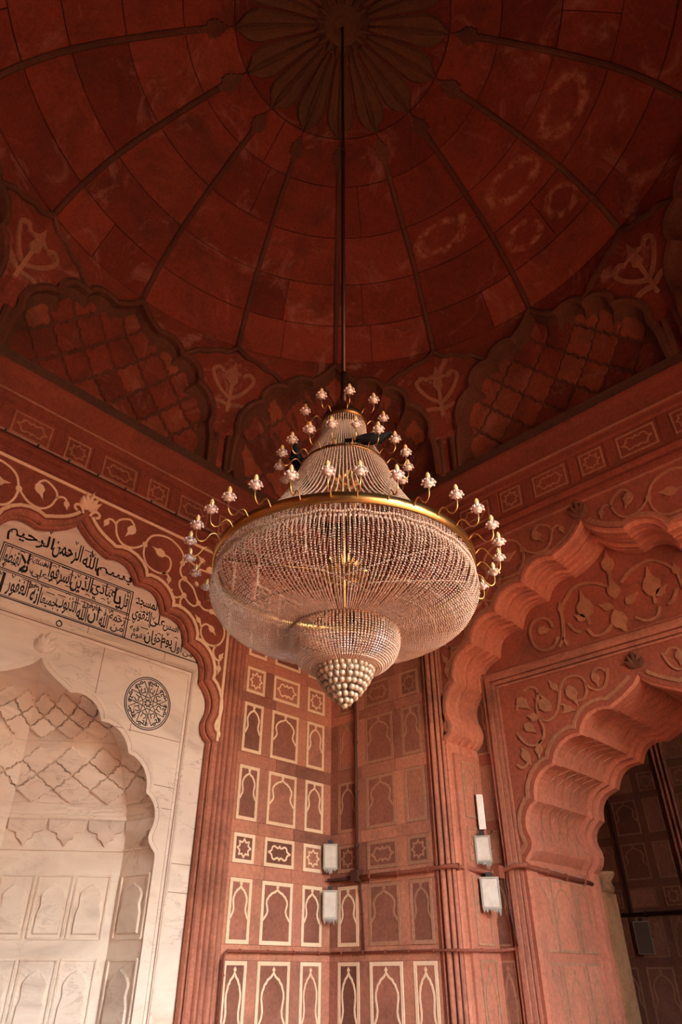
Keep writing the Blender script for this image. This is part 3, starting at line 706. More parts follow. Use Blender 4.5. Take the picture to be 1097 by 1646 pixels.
# medallion: eightfold ya ghaffar
mc, mr = (1.485, 4.50), .335
def md(x, y, k): a = -pi / 4 * k; return (mc[0] + mr * (x * cos(a) - y * sin(a)), mc[1] + mr * (x * sin(a) + y * cos(a)))
for R_, w in ((1.0, .012), (.93, .010)):
    ribbon([(mc[0] + mr * R_ * cos(2 * pi * i / 48), mc[1] + mr * R_ * sin(2 * pi * i / 48)) for i in range(48)], w, MM, -.001, .004, True).build('medallion_ring', 'black_inlay', wall_left)
mb = MB()
for k in range(8):
    ribbon([md(x, y, k) for x, y in ((-.13, .74), (-.10, .83), (-.04, .85), (-.03, .78), (-.14, .15), (-.30, .03), (-.80, -.30))], .009, MM, -.001, .004, mb=mb)
    for P in ([(-.80, -.30), (-.70, -.36), (-.66, -.43), (-.71, -.47), (-.76, -.42), (-.70, -.36)], [(-.66, -.43), (-.60, -.50), (-.52, -.47), (-.56, -.40)], [(-.63, -.50), (-.60, -.58), (-.50, -.60), (-.44, -.54)],
              [(-.55, -.25), (-.40, -.20), (-.32, -.32), (-.40, -.38), (-.50, -.36)]):
        ribbon([md(x, y, k) for x, y in smooth(P, 3)], .011, MM, -.001, .004, mb=mb)
    for x, y in ((-.38, -.16), (-.36, -.44)):
        c = md(x, y, k); q = pslab([(c[0] + .009 * cos(j * pi / 3), c[1] + .009 * sin(j * pi / 3)) for j in range(6)], MM, -.001, .004); mb.add(q.v, q.f)
    q = pslab([md(x, y, k) for x, y in ((.02, .05), (.06, .12), (.03, .18), (-.02, .12))], MM, -.001, .004); mb.add(q.v, q.f)
mb.build('medallion_script', 'black_inlay', wall_left)

# mihrab niche: half-octagon plan, faceted half dome with raised cells
PL = [(1.93, YT), (1.86, 5.50), (.72, 6.40), (-.72, 6.40), (-1.86, 5.50), (-1.93, YT)]
ZS, ZA = 2.88, 1.85
def nk(z): return sqrt(max(0, 1 - (max(0, z - ZS) / ZA) ** 2))
def nicheP(i, s, z, d=0):
    a, b = PL[i], PL[i + 1]; k = nk(z)
    x = a[0] + (b[0] - a[0]) * s; y = a[1] + (b[1] - a[1]) * s
    nx, ny = (b[1] - a[1]), -(b[0] - a[0]); l = hypot(nx, ny); nx, ny = nx / l, ny / l
    if nx * (0 - x) + ny * (5 - y) < 0: nx, ny = -nx, -ny
    px, py = x * k, YT + (y - YT) * k
    return (px + nx * d, py + ny * d, z - (d * .6 if z > ZS + .2 else 0))
for i in range(5):
    v = []; f = []; zz = [0, 1, 2, 2.7, 2.88] + [2.88 + ZA * sin(pi / 2 * k / 12) for k in range(1, 13)]
    for z in zz: v += [nicheP(i, s / 4, z) for s in range(5)]
    for r in range(len(zz) - 1):
        for s in range(4): f.append((r * 5 + s, r * 5 + s + 1, r * 5 + s + 6, r * 5 + s + 5))
    MB().add(v, f).build('niche_facet', 'marble_facet', wall_left)
def cell(fn, cx, cy, pts, d, name, m, parent, inner=.86, base=0):
    n = len(pts); v = [fn(cx + x, cy + y, base) for x, y in pts] + [fn(cx + x * (.5 + inner / 2), cy + y * (.5 + inner / 2), d * .75) for x, y in pts] + [fn(cx + x * inner, cy + y * inner, d) for x, y in pts]
    v.append(fn(cx, cy, d))
    f = [(k * n + i, k * n + (i + 1) % n, (k + 1) * n + (i + 1) % n, (k + 1) * n + i) for k in (0, 1) for i in range(n)] + [(2 * n + i, 2 * n + (i + 1) % n, 3 * n) for i in range(n)]
    return MB().add(v, f).build(name, m, parent)
OG = [(0, 1), (.10, .84), (.22, .76), (.38, .73), (.42, .58), (.58, .42), (.62, .27), (.78, .24), (.90, .16), (1, 0)]   # quarter that tessellates
OG = OG + [(x, -y) for x, y in OG[-2::-1]]; OG = OG + [(-x, y) for x, y in OG[-2:0:-1]]
for i in range(5):
    nfac = 3 if i in (1, 2, 3) else 1
    fn = lambda s, z, d, i=i: nicheP(i, min(1, max(0, s)), z, d)
    for lvl, (z0, z1) in enumerate(((2.92, 3.24), (3.40, 3.72), (3.56, 3.88), (3.72, 4.04), (4.10, 4.32), (4.21, 4.43), (4.32, 4.54))):
        off = .5 if lvl in (0, 2, 5) else 0
        for c in range(-1, nfac + 1):
            cs = (c + .5 + off) / nfac if lvl else (c + .5) / nfac
            if cs < -.05 or cs > 1.05: continue
            hw = .5 / nfac * .955; pts = [(max(-cs, min(1 - cs, x * hw)), y * (z1 - z0) / 2 * .955) for x, y in OG]
            if max(p[0] for p in pts) - min(p[0] for p in pts) < hw * .4: continue
            if lvl == 0:
                pts = [(x * hw, (y * .5 + .5 if y > -.45 else y) * .16) for x, y in OG]
                pts = [(-hw, .15), (hw, .15), (hw * .98, .05), (hw * .8, -.0), (hw * .45, -.02), (hw * .42, -.08), (hw * .2, -.1), (0, -.165), (-hw * .2, -.1), (-hw * .42, -.08), (-hw * .45, -.02), (-hw * .8, 0), (-hw * .98, .05)]
            cell(fn, cs, (z0 + z1) / 2, pts, .04, 'vault_cell', 'marble', wall_left, .94)
    for z, d in ((2.88, .03), (3.26, .015), (3.39, .015), (4.06, .015)):
        v = []; f = []
        for s in range(5):
            for q, e in ((z - .012, 0), (z - .01, d), (z + .012, d), (z + .014, 0)): v.append(nicheP(i, s / 4, q, e))
        for s in range(4):
            for q in range(3): f.append((s * 4 + q, s * 4 + q + 1, s * 4 + q + 5, s * 4 + q + 4))
        MB().add(v, f).build('niche_string', 'marble', wall_left)
    # panels below the vault
    fnp = lambda u, z, d=0, i=i: nicheP(i, u, z, d)
    L = hypot(PL[i + 1][0] - PL[i][0], PL[i + 1][1] - PL[i][1])
    npn = 3 if L > 1 else 1
    for c in range(npn):
        s0 = (c + .06) / npn * .9 + .05; s1 = (c + .94) / npn * .9 + .05
        for z0, z1 in ((1.96, 2.60), (1.05, 1.76), (.2, .9)):
            mb = MB()
            P = [(s0, z0), (s1, z0), (s1, z1), (s0, z1)]
            for q in range(4):
                a, b = P[q], P[(q + 1) % 4]
                hv = .012 if a[0] == b[0] else .012
                du = .011 / L
                if a[1] == b[1]: r = [(a[0], a[1] - .011), (b[0], a[1] - .011), (b[0], a[1] + .011), (a[0], a[1] + .011)]
                else: r = [(a[0] - du, a[1]), (a[0] + du, a[1]), (a[0] + du, b[1]), (a[0] - du, b[1])]
                v = [fnp(*p, 0) for p in r] + [fnp(*p, .020) for p in r]
                mb.add(v, [(4, 5, 6, 7)] + [(k, (k + 1) % 4, 4 + (k + 1) % 4, 4 + k) for k in range(4)])
            fo = mb.build('panel_fillet', 'marble', wall_left)
            cu, hu = (s0 + s1) / 2, (s1 - s0) / 2 * .86; zz0, hh = z0 + .04, z1 - z0 - .08
            pp = [(-.86, 0)] + [(x * .86 if abs(x) == 1 else x, y) for x, y in ARCHN]; pp = pp + [(-x, y) for x, y in pp[-2::-1]]
            pp = [(cu + x * hu, zz0 + y * hh) for x, y in pp]
            nmid = sum(p[0] for p in pp) / len(pp), sum(p[1] for p in pp) / len(pp)
            cell(fnp, nmid[0], nmid[1], [(p[0] - nmid[0], p[1] - nmid[1]) for p in pp], .030, 'arch_panel', 'marble', wall_left, .95)

# ---------------------------------------------------------------- ceiling: transition zone, dome, ribs, rosette
ceiling = struct('ceiling', 'dark red sandstone dome with sixteen radial ribs and carved lotus', 'dome')
ZT_ = [(0, 13.30), (.8, 13.22), (1.55, 13.08), (1.8, 13.02), (2.45, 12.79), (3.1, 12.5), (3.4, 12.35), (3.9, 12.03), (4.3, 11.6), (4.5, 11.3), (4.66, 11.0)]
def domez(r):
    for (a, za), (b, zb) in zip(ZT_, ZT_[1:]):
        if r <= b: return za + (zb - za) * (r - a) / (b - a)
    return ZT_[-1][1]
def dz(r): return (domez(max(0, r - .12)) + 2 * domez(r) + domez(min(4.66, r + .12))) / 4 if r < 4.5 else domez(r)
def dome_pt(r, a, d=0):
    e = .03; sl = (dz(min(4.66, r + e)) - dz(max(0, r - e))) / (min(4.66, r + e) - max(0, r - e)); l = sqrt(1 + sl * sl)
    nr, nz = sl / l, -1 / l           # inward normal
    rr = r + nr * d; return (rr * cos(a), rr * sin(a), dz(r) + nz * d)
lathe([(max(.001, 4.72 * i / 24), dz(min(4.66, 4.72 * i / 24)) + .03) for i in range(25)] + [(4.8, 10.9)], 96).build('dome_shell', 'groove', ceiling)
JR = [1.58, 2.28, 3.05, 3.75, 4.28, 4.655]
ringset = {(2, 14), (2, 15), (2, 0), (3, 15)}
for ci, (r0, r1) in enumerate(zip(JR, JR[1:])):
    for k in range(16):
        a0, a1 = 2 * pi * k / 16, 2 * pi * (k + 1) / 16
        # split some courses unevenly, as laid
        cuts = [a0, a1] if random.random() < .7 else [a0, a0 + (a1 - a0) * random.uniform(.3, .7), a1]
        for b0, b1 in zip(cuts, cuts[1:]):
            nu, nr = 6, 4; g = .006; v = []; f = []
            lift = random.uniform(.0, .008)
            for j in range(nr + 1):
                r = r0 + g + (r1 - r0 - 2 * g) * j / nr
                for i in range(nu + 1):
                    a = b0 + g / r + (b1 - b0 - 2 * g / r) * i / nu; v.append(dome_pt(r, a, lift))
            for j in range(nr):
                for i in range(nu): f.append((j * 7 + i, j * 7 + i + 1, j * 7 + i + 8, j * 7 + i + 7))
            rim = [i for i in range(7)] + [7 * j + 6 for j in range(1, 5)] + [28 + i for i in range(5, -1, -1)] + [7 * j for j in range(3, 0, -1)]
            n0 = len(v)
            for q in rim:
                p = Vector(v[q]); v.append(tuple(p + Vector((p.x, p.y, 0)).normalized() * .01 + Vector((0, 0, .03))))
            f += [(rim[i], rim[(i + 1) % len(rim)], n0 + (i + 1) % len(rim), n0 + i) for i in range(len(rim))]
            MB().add(v, f).build('dome_block', 'dome_stone_ring' if (ci, k) in ringset else 'dome_stone', ceiling, smooth=False)
lathe([(max(.001, 1.57 * i / 8), dz(1.57 * i / 8)) for i in range(9)], 64).build('dome_crown', 'dome_stone', ceiling, smooth=True)
# ribs
def plate(poly, r0, a0, th, s=1):
    P = [(r0 + s * x, y * s) for x, y in poly]; n = len(P)
    tri = tessellate_polygon([[Vector((x, y, 0)) for x, y in P]])
    v = [dome_pt(x, a0 + y / x, th) for x, y in P] + [dome_pt(x, a0 + y / x, 0) for x, y in P]
    return MB().add(v, [tuple(t) for t in tri] + [(i, (i + 1) % n, n + (i + 1) % n, n + i) for i in range(n)])
FIN = [(0, 0), (.02, .03), (.06, .025), (.08, .06), (.13, .075), (.15, .12), (.18, .10), (.22, .125), (.26, .10), (.30, .11), (.31, .06), (.35, .04), (.38, .055), (.42, .03)]
FIN = FIN + [(x, -y) for x, y in FIN[-1:0:-1]]
for k in range(16):
    a = 2 * pi * k / 16; v = []; f = []; n = 22
    for i in range(n + 1):
        r = 2.05 + (4.68 - 2.05) * i / n
        for y, d in ((-.045, 0), (-.04, .035), (-.015, .055), (.015, .055), (.04, .035), (.045, 0)):
            rr = min(r, 4.66); v.append(dome_pt(rr, a + y / rr, d))
    for i in range(n):
        for j in range(5): f.append((i * 6 + j, i * 6 + j + 1, i * 6 + j + 7, i * 6 + j + 6))
    rb = MB().add(v, f).build('rib', 'rib_stone', ceiling)
    plate(FIN, 1.66, a, .04).build('rib_finial', 'rib_stone', rb)
# lotus rosette
for k in range(16):
    a = 2 * pi * k / 16; v = []; f = []; n = 14
    for i in range(n + 1):
        t = i / n; r = .40 + 1.19 * t; w = .055 + .20 * sin(pi * min(1, t * .88)) ** 1.3 if t < .9 else max(.004, (1 - t) * 1.15)
        w = min(w, r * pi / 16 * .94)
        for y, d in ((-1, .012), (-.85, .05), (-.5, .035), (-.22, .045), (-.12, .075), (0, .055), (.12, .075), (.22, .045), (.5, .035), (.85, .05), (1, .012)):
            v.append(dome_pt(r, a + y * w / r, d + .01))
    for i in range(n):
        for j in range(10): f.append((i * 11 + j, i * 11 + j + 1, i * 11 + j + 12, i * 11 + j + 11))
    MB().add(v, f).build('petal', 'rosette_stone', ceiling)
    a += pi / 16; v = []; f = []
    for i in range(7):
        t = i / 6; r = .28 + .15 * t; w = .052 * sin(pi * (.25 + .7 * t))
        for y, d in ((-1, .02), (-.5, .07), (0, .055), (.5, .07), (1, .02)): v.append(dome_pt(r, a + y * w / r, d + .03))
    for i in range(6):
        for j in range(4): f.append((i * 5 + j, i * 5 + j + 1, i * 5 + j + 6, i * 5 + j + 5))
    MB().add(v, f).build('inner_petal', 'rosette_stone', ceiling)
zb = dz(.1)
lathe([(.40, zb - .02), (.30, zb - .07), (.27, zb - .11), (.25, zb - .12), (.23, zb - .09), (.15, zb - .07), (.125, zb - .10), (.11, zb - .13), (.08, zb - .12), (.05, zb - .17), (.001, zb - .18)], 40).build('rosette_boss', 'rosette_stone', ceiling, smooth=True)

# --- eight cusped arches under the dome (four lunettes on the walls, four corner squinches)
TH = [(1.72, 8.40), (1.70, 9.0), (1.64, 9.27)]
TH += arc3(TH[-1], (1.62, 9.66), (1.29, 9.93), 6); TH += arc3(TH[-1], (1.15, 10.26), (.88, 10.30), 6); TH += arc3(TH[-1], (.71, 10.52), (.40, 10.51), 6); TH += smooth([(.40, 10.51), (.2, 10.68), (0, 10.95)], 4)[1:]
Z0 = 8.40
def band(u, z):               # radius pulled onto the dome circle as z rises
    rho = hypot(H, u); s = min(1, max(0, (z - 9.2) / 1.7)); s = s * s * (3 - 2 * s)
    return (rho + (4.655 - rho) * s) / rho
def AP(phi, u, z, d=0):       # d > 0 into the room
    k = band(u, z); ex, ey = cos(phi), sin(phi)
    x, y = (H * ex - u * ey) * k, (H * ey + u * ex) * k
    return (x - ex * d, y - ey * d, z)
TF = full(TH)
TANG = [atan2(z - Z0, u) for u, z in TF]; TRAD = [hypot(u, z - Z0) for u, z in TF]
def hood(phi, u, z, D, p, d=0):
    th = min(pi, max(0, atan2(z - Z0, u))); R_ = TRAD[-1]
    for i in range(len(TF) - 1):
        if TANG[i] <= th <= TANG[i + 1]:
            t = (th - TANG[i]) / ((TANG[i + 1] - TANG[i]) or 1); R_ = TRAD[i] + (TRAD[i + 1] - TRAD[i]) * t; break
    rho = min(.985, hypot(u, z - Z0) / R_)
    return AP(phi, u, z, -D * max(0, 1 - rho ** p) ** (1 / p) + d)
cache = {}
for k8 in range(8):
    phi = pi / 4 * k8; corner = k8 % 2 == 1
    D, p = (1.45, 1.35) if corner else (.42, 2.2)
    Mrot = Matrix.Rotation(0, 4, 'Z')
    # hood surface
    v = []; f = []; n = len(TF); NR = 8
    for j in range(NR + 1):
        s = .02 + .98 * j / NR
        for u, z in TF: v.append(hood(phi, u * s, Z0 + (z - Z0) * s, D, p) if j < NR else AP(phi, u, z, -.01))
    for j in range(NR):
        for i in range(n - 1): f.append((j * n + i, j * n + i + 1, (j + 1) * n + i + 1, (j + 1) * n + i))
    MB().add(v, f).build('vault_hood', 'rib_stone', ceiling)
    # spandrel surface each side of the arch
    for sg in (1, -1):
        v = []; f = []; A = TH; n = len(A); U = H * math.tan(pi / 8)
        for i, (u, z) in enumerate(A):
            t = i / (n - 1)
            if t < .62: B = (U, 8.40 + (11.02 - 8.40) * t / .62)
            else: B = (U * (1 - (t - .62) / .38), 11.02)
            for s in range(5):
                q = s / 4; v.append(AP(phi, sg * (u + (B[0] - u) * q), z + (B[1] - z) * q, 0))
        for i in range(n - 1):
            for s in range(4): f.append((i * 5 + s, i * 5 + s + 1, i * 5 + s + 6, i * 5 + s + 5))
        MB().add(v, f).build('spandrel', 'spandrel_stone', ceiling)
    # arch rib, proud of the spandrels
    rb = MB(); pts = TF; v = []; f = []
    oi_, oo = offset(pts, -.05), offset(pts, .06)
    for (u, z), (a, b), (c, e) in zip(pts, oi_, oo):
        v += [AP(phi, a, b, -.08), AP(phi, a, b, .05), AP(phi, u, z, .075), AP(phi, c, e, .05), AP(phi, c, e, -.01)]
    for i in range(len(pts) - 1):
        for j in range(4): f.append((i * 5 + j, i * 5 + j + 1, i * 5 + j + 6, i * 5 + j + 5))
    rb.add(v, f).build('arch_rib', 'rib_stone', ceiling)
    # colonnette and fork ribs, fleur-de-lis beside the arch
    for sg in (1, -1):
        P = [AP(phi, sg * 1.80, z, .03) for z in (8.40, 8.8, 9.15)]
        tube(P, .05, 6).build('colonnette', 'rib_stone', ceiling)
        U = H * math.tan(pi / 8)
        P = smooth([(U, 10.98), (1.72, 10.80), (1.52, 10.76), (1.30, 10.62), (1.16, 10.58), (1.0, 10.42), (.90, 10.34)], 4)
        tube([AP(phi, sg * u, z, .02) for u, z in P], .05, 6).build('fork_rib', 'rib_stone', ceiling)
    if k8 in (0, 1, 2, 3, 7):
        # net of raised vault stones
        hw, hz = (.285, .36) if not corner else (.31, .38)
        for r in range(0, 9):
            for c in range(-7, 8):
                cu = (c + (.5 if r % 2 else 0)) * hw * 2; cz = Z0 + .10 + r * hz
                th = atan2(cz - Z0, cu)
                Rr = max(1e-3, [TRAD[i] for i in range(len(TANG)) if TANG[i] >= min(th, TANG[-1]) - 1e-6][0])
                if hypot(cu, cz - Z0) / Rr > 1.22: continue
                fn = lambda u, z, d: hood(phi, u, max(Z0 + .01, z), D, p, d)
                pts = []
                for x, y in OG:
                    u, z = cu + x * hw * .91, max(Z0 + .01, cz + y * hz * .91)
                    th = atan2(z - Z0, u); R_ = TRAD[-1]
                    for i in range(len(TF) - 1):
                        if TANG[i] <= th <= TANG[i + 1]:
                            t = (th - TANG[i]) / ((TANG[i + 1] - TANG[i]) or 1); R_ = TRAD[i] + (TRAD[i + 1] - TRAD[i]) * t; break
                    rr = hypot(u, z - Z0)
                    if rr > R_ * .955: u, z = u * R_ * .955 / rr, Z0 + (z - Z0) * R_ * .955 / rr
                    pts.append((u, z))
                mu_, mz_ = sum(q[0] for q in pts) / len(pts), sum(q[1] for q in pts) / len(pts)
                ar = abs(sum(pts[i - 1][0] * pts[i][1] - pts[i][0] * pts[i - 1][1] for i in range(len(pts)))) / 2
                if ar < .012: continue
                pts = [(u - mu_, z - mz_) for u, z in pts]
                cell(fn, mu_, mz_, pts, .035, 'vault_stone', 'vault_stone', ceiling, .93)
    # fleur-de-lis on the octagon angle to the left of this arch
    pa = phi + pi / 8; ca = H / cos(pi / 8)
    def FP(u, z, d):
        u, z = u * 1.35, 10.1 + (z - 10.1) * 1.25
        s = min(1, max(0, (z - 9.2) / 1.7)); s = s * s * (3 - 2 * s); r = ca + (4.655 - ca) * s - d
        q = abs(u) * .38 * (1 - s)
        r -= q
        return (r * cos(pa) - u * sin(pa), r * sin(pa) + u * cos(pa), z)
    MFL = lambda u, z, d=0: FP(u, z, d)
    for P in ([(0, 9.75), (0, 10.15)], [(0, 9.95), (.12, 10.02), (.22, 10.14), (.27, 10.28), (.20, 10.36), (.13, 10.30)], [(0, 9.95), (-.12, 10.02), (-.22, 10.14), (-.27, 10.28), (-.20, 10.36), (-.13, 10.30)],
              [(0, 9.85), (.14, 9.86), (.26, 9.80)], [(0, 9.85), (-.14, 9.86), (-.26, 9.80)]):
        ribbon(smooth(P, 4), .05, MFL, -.02, .04).build('fleur_stem', 'relief_stone', ceiling)
    pslab([(0, 10.12), (.07, 10.2), (.05, 10.3), (.12, 10.32), (.04, 10.38), (0, 10.52), (-.04, 10.38), (-.12, 10.32), (-.05, 10.3), (-.07, 10.2)], MFL, -.02, .04).build('fleur_bud', 'relief_stone', ceiling)

# ---------------------------------------------------------------- chandelier
ch = empty('chandelier', (0, 0, 2.96), label='tiered crystal bead chandelier with brass band hanging from the dome', cat='chandelier')
CZ = 2.96
def cpart(mb, name, m, smooth_=True, **k):
    mb.v = [(x, y, z - CZ) for x, y, z in mb.v]; return mb.build(name, m, ch, smooth_, **k)
cpart(tube([(0, 0, 5.5), (0, 0, 9), (0, 0, 13.14)], .02, 10), 'rod', 'rod_metal')
cpart(tube([(0, 0, 5.5), (0, 0, 5.9)], .026, 10), 'rod_sleeve', 'rod_metal')
cpart(tube([(0, 0, 9.6), (0, 0, 9.68)], .03, 8), 'rod_joint', 'rod_metal')
cpart(tube([(0, 0, 2.99), (0, 0, 5.5)], .012, 8), 'centre_rod', 'brass')
cpart(lathe([(.905, 3.885), (.91, 3.885), (.91, 3.955), (.905, 3.96), (.895, 3.955), (.895, 3.885), (.905, 3.885)], 96), 'band', 'brass', label='polished brass band around the bead bowl')
cpart(lathe([(.02, 5.56), (.06, 5.50), (.13, 5.42), (.18, 5.34), (.19, 5.30), (.185, 5.27), (.17, 5.27)], 40), 'cap', 'brass_dark', label='brass cap')
cpart(lathe([(.335, 4.79), (.345, 4.79), (.345, 4.81), (.335, 4.81), (.335, 4.79)], 64), 'upper_ring', 'brass_dark')
cpart(lathe([(.355, 3.455), (.362, 3.455), (.362, 3.475), (.355, 3.475), (.355, 3.455)], 64), 'lower_ring', 'brass_dark')
cpart(lathe([(.185, 3.215), (.19, 3.215), (.19, 3.23), (.185, 3.23), (.185, 3.215)], 48), 'tip_ring', 'brass_dark')
for k in range(8):
    a = 2 * pi * k / 8 + .2
    cpart(tube([(.02 * cos(a), .02 * sin(a), 3.92), (.9 * cos(a), .9 * sin(a), 3.92)], .008, 6), 'spoke', 'brass_dark')
for z, r in ((3.90, .17), (4.70, .12)):
    mb = lathe([(.001, -.03), (.3 * r, -.03), (.45 * r, 0), (.3 * r, .03), (.001, .03)], 16, None, 0, 0, z)
    for k in range(16):
        for rr, up in ((r, .02), (r * .72, .07)):
            a = 2 * pi * (k + (.5 if up > .05 else 0)) / 16; v = []
            for t, w in ((.3, .05), (.6, .20), (.85, .15), (1, .01)):
                for q in (-1, 0, 1): v.append((rr * t * cos(a + q * w), rr * t * sin(a + q * w), z - .03 + up * t * t * 2 - (.012 if q == 0 else 0)))
            mb.add(v, [(i * 3 + j, i * 3 + j + 1, i * 3 + j + 4, i * 3 + j + 3) for i in range(3) for j in range(2)])
    cpart(mb, 'brass_lotus', 'brass', False)
def walk(prof, sp):
    P = smooth(prof, 10); out = [P[0]]; acc = 0
    for a, b in zip(P, P[1:]):
        L = hypot(b[0] - a[0], b[1] - a[1]); pos = sp - acc
        while pos <= L:
            t = pos / L; out.append((a[0] + (b[0] - a[0]) * t, a[1] + (b[1] - a[1]) * t)); pos += sp
        acc = L - (pos - sp)
    return out
def strand_mesh(prof, sp, r, name):
    mb = MB()
    for i, (x, z) in enumerate(walk(prof, sp)): bead(mb, (x, 0, z - CZ), r if i % 9 else r * 1.25)
    return mb.mesh(name, 'crystal', False)
BOWL = [(.875, 3.835), (.90, 3.76), (.895, 3.68), (.84, 3.58), (.74, 3.515), (.60, 3.475), (.46, 3.462), (.365, 3.465)]
LOW = [(.358, 3.455), (.362, 3.40), (.345, 3.33), (.30, 3.265), (.24, 3.225), (.195, 3.215)]
m1 = [strand_mesh([(r + random.uniform(-.01, .006), z) for r, z in BOWL], .0152, .0066, 'bead_strand') for _ in range(3)]
m2 = strand_mesh(LOW, .0155, .0076, 'bead_strand')
for k in range(200):
    link('bead_strand', m1[k % 3], ch, M=Matrix.Rotation(2 * pi * (k + random.uniform(-.2, .2)) / 200, 4, 'Z'))
for k in range(100):
    link('bead_strand', m2, ch, M=Matrix.Rotation(2 * pi * k / 100, 4, 'Z'))
# crown strands, fringes and ropes: past counting
CROWN = [(.165, 5.20), (.225, 5.06), (.282, 4.93), (.335, 4.80), (.45, 4.50), (.60, 4.25), (.78, 4.05), (.88, 3.965)]
mb = MB(); W_ = walk(CROWN, .0155)
for k in range(110):
    a = 2 * pi * k / 110
    for x, z in W_: bead(mb, (x * cos(a), x * sin(a), z), .0058)
cpart(mb, 'crown_strand', 'crystal', False, kind='stuff')
mb = MB()
for k in range(190):
    a = 2 * pi * k / 190
    for i in range(5): bead(mb, (.885 * cos(a), .885 * sin(a), 3.882 - i * .014), .0062)
    bead(mb, (.885 * cos(a), .885 * sin(a), 3.806), .0105)
for k in range(60):
    a = 2 * pi * k / 60
    for i in range(5): bead(mb, (.178 * cos(a), .178 * sin(a), 5.265 - i * .014), .006)
    bead(mb, (.178 * cos(a), .178 * sin(a), 5.192), .010)
for k in range(330):
    a = 2 * pi * k / 330; bead(mb, (.892 * cos(a), .892 * sin(a), 3.835 + .006 * sin(a * 24)), .010)
cpart(mb, 'bead_fringe', 'crystal', False, kind='stuff')
# loose strands that have come adrift
vdir = Vector((CAM.x, CAM.y, 0)).normalized(); vr = Vector((vdir.y, -vdir.x, 0)) * -1
def loose(side, fwd, z0, z1):
    mb = MB(); z = z0; p = vdir * fwd + vr * side
    while z > z1: bead(mb, (p.x, p.y, z), .0068); z -= .0152
    cpart(mb, 'loose_strand', 'crystal', False)
loose(-.50, .70, 3.83, 3.44); loose(-.22, .86, 3.80, 3.56)
def drift(a0, a1, z0, z1, r0, r1):
    mb = MB(); n = 50
    for i in range(n):
        t = i / n; a = a0 + (a1 - a0) * t; r = r0 + (r1 - r0) * t
        bead(mb, (r * cos(a), r * sin(a), z0 + (z1 - z0) * t - .05 * sin(pi * t)), .0064)
    cpart(mb, 'loose_strand', 'crystal', False)
va = atan2(vdir.y, vdir.x)
drift(va + .9, va - .1, 3.80, 3.62, .86, .45); drift(va - .9, va + .2, 3.78, 3.6, .84, .4); drift(va + 1.3, va + .3, 3.72, 3.58, .84, .5)
# tip: rings of crystal balls
bm_ = uvball(.0205, 10, 7).mesh('crystal_ball', 'crystal_ball', True)
for z, r, n in ((3.205, .178, 28), (3.172, .165, 26), (3.138, .147, 23), (3.104, .126, 20), (3.070, .100, 16), (3.037, .070, 11), (3.006, .038, 6), (2.982, .0, 1)):
    for k in range(n):
        a = 2 * pi * (k + random.uniform(-.12, .12)) / n
        link('crystal_ball', bm_, ch, M=Matrix.Translation((r * cos(a), r * sin(a), z - CZ)))
# lamp arms: scrolled brass arm > flower cup, candle bulb
def arm_meshes(R0, R1, z0):
    q = R1 - R0
    P = smooth([(R0, z0), (R0 + q * .22, z0 + .035), (R0 + q * .42, z0 + .02), (R0 + q * .60, z0 - .03), (R0 + q * .80, z0 - .05), (R0 + q * .97, z0 - .025), (R1, z0 + .03)], 4)
    return tube([(r, 0, z - CZ) for r, z in P], .0045, 6).mesh('arm', 'brass', True)
cup = lathe([(.001, 0), (.009, .002), (.012, .008), (.024, .014), (.030, .024), (.030, .034), (.024, .040), (.012, .042), (.010, .052), (.001, .052)], 14)
for k in range(8):
    a = 2 * pi * k / 8
    cup.add([(.027 * cos(a - .22), .027 * sin(a - .22), .030), (.027 * cos(a + .22), .027 * sin(a + .22), .030), (.040 * cos(a + .10), .040 * sin(a + .10), .044), (.043 * cos(a), .043 * sin(a), .042), (.040 * cos(a - .10), .040 * sin(a - .10), .044)], [(0, 1, 2, 3, 4)])
    bead(cup, (.040 * cos(a), .040 * sin(a), .030), .0078); bead(cup, (.034 * cos(a + .39), .034 * sin(a + .39), .042), .0062)
cup = cup.mesh('lamp_cup', 'cup_glass', False)
bulb = lathe([(.008, 0), (.010, .012), (.015, .026), (.014, .040), (.008, .056), (.001, .064)], 10).mesh('bulb', 'bulb_glass', True)
for R0, R1, z0, n, ph in ((.91, 1.075, 3.92, 32, .5), (.345, .50, 4.80, 18, .5), (.19, .325, 5.30, 9, .2)):
    am = arm_meshes(R0, R1, z0)
    for k in range(n):
        a = va + 2 * pi * (k + ph) / n + random.uniform(-.015, .015)
        o = link('arm', am, ch, M=Matrix.Rotation(a, 4, 'Z'))
        link('lamp_cup', cup, o, M=Matrix.Translation((R1, 0, z0 + .03 - CZ)))
        link('bulb', bulb, o, M=Matrix.Translation((R1, 0, z0 + .080 - CZ)))

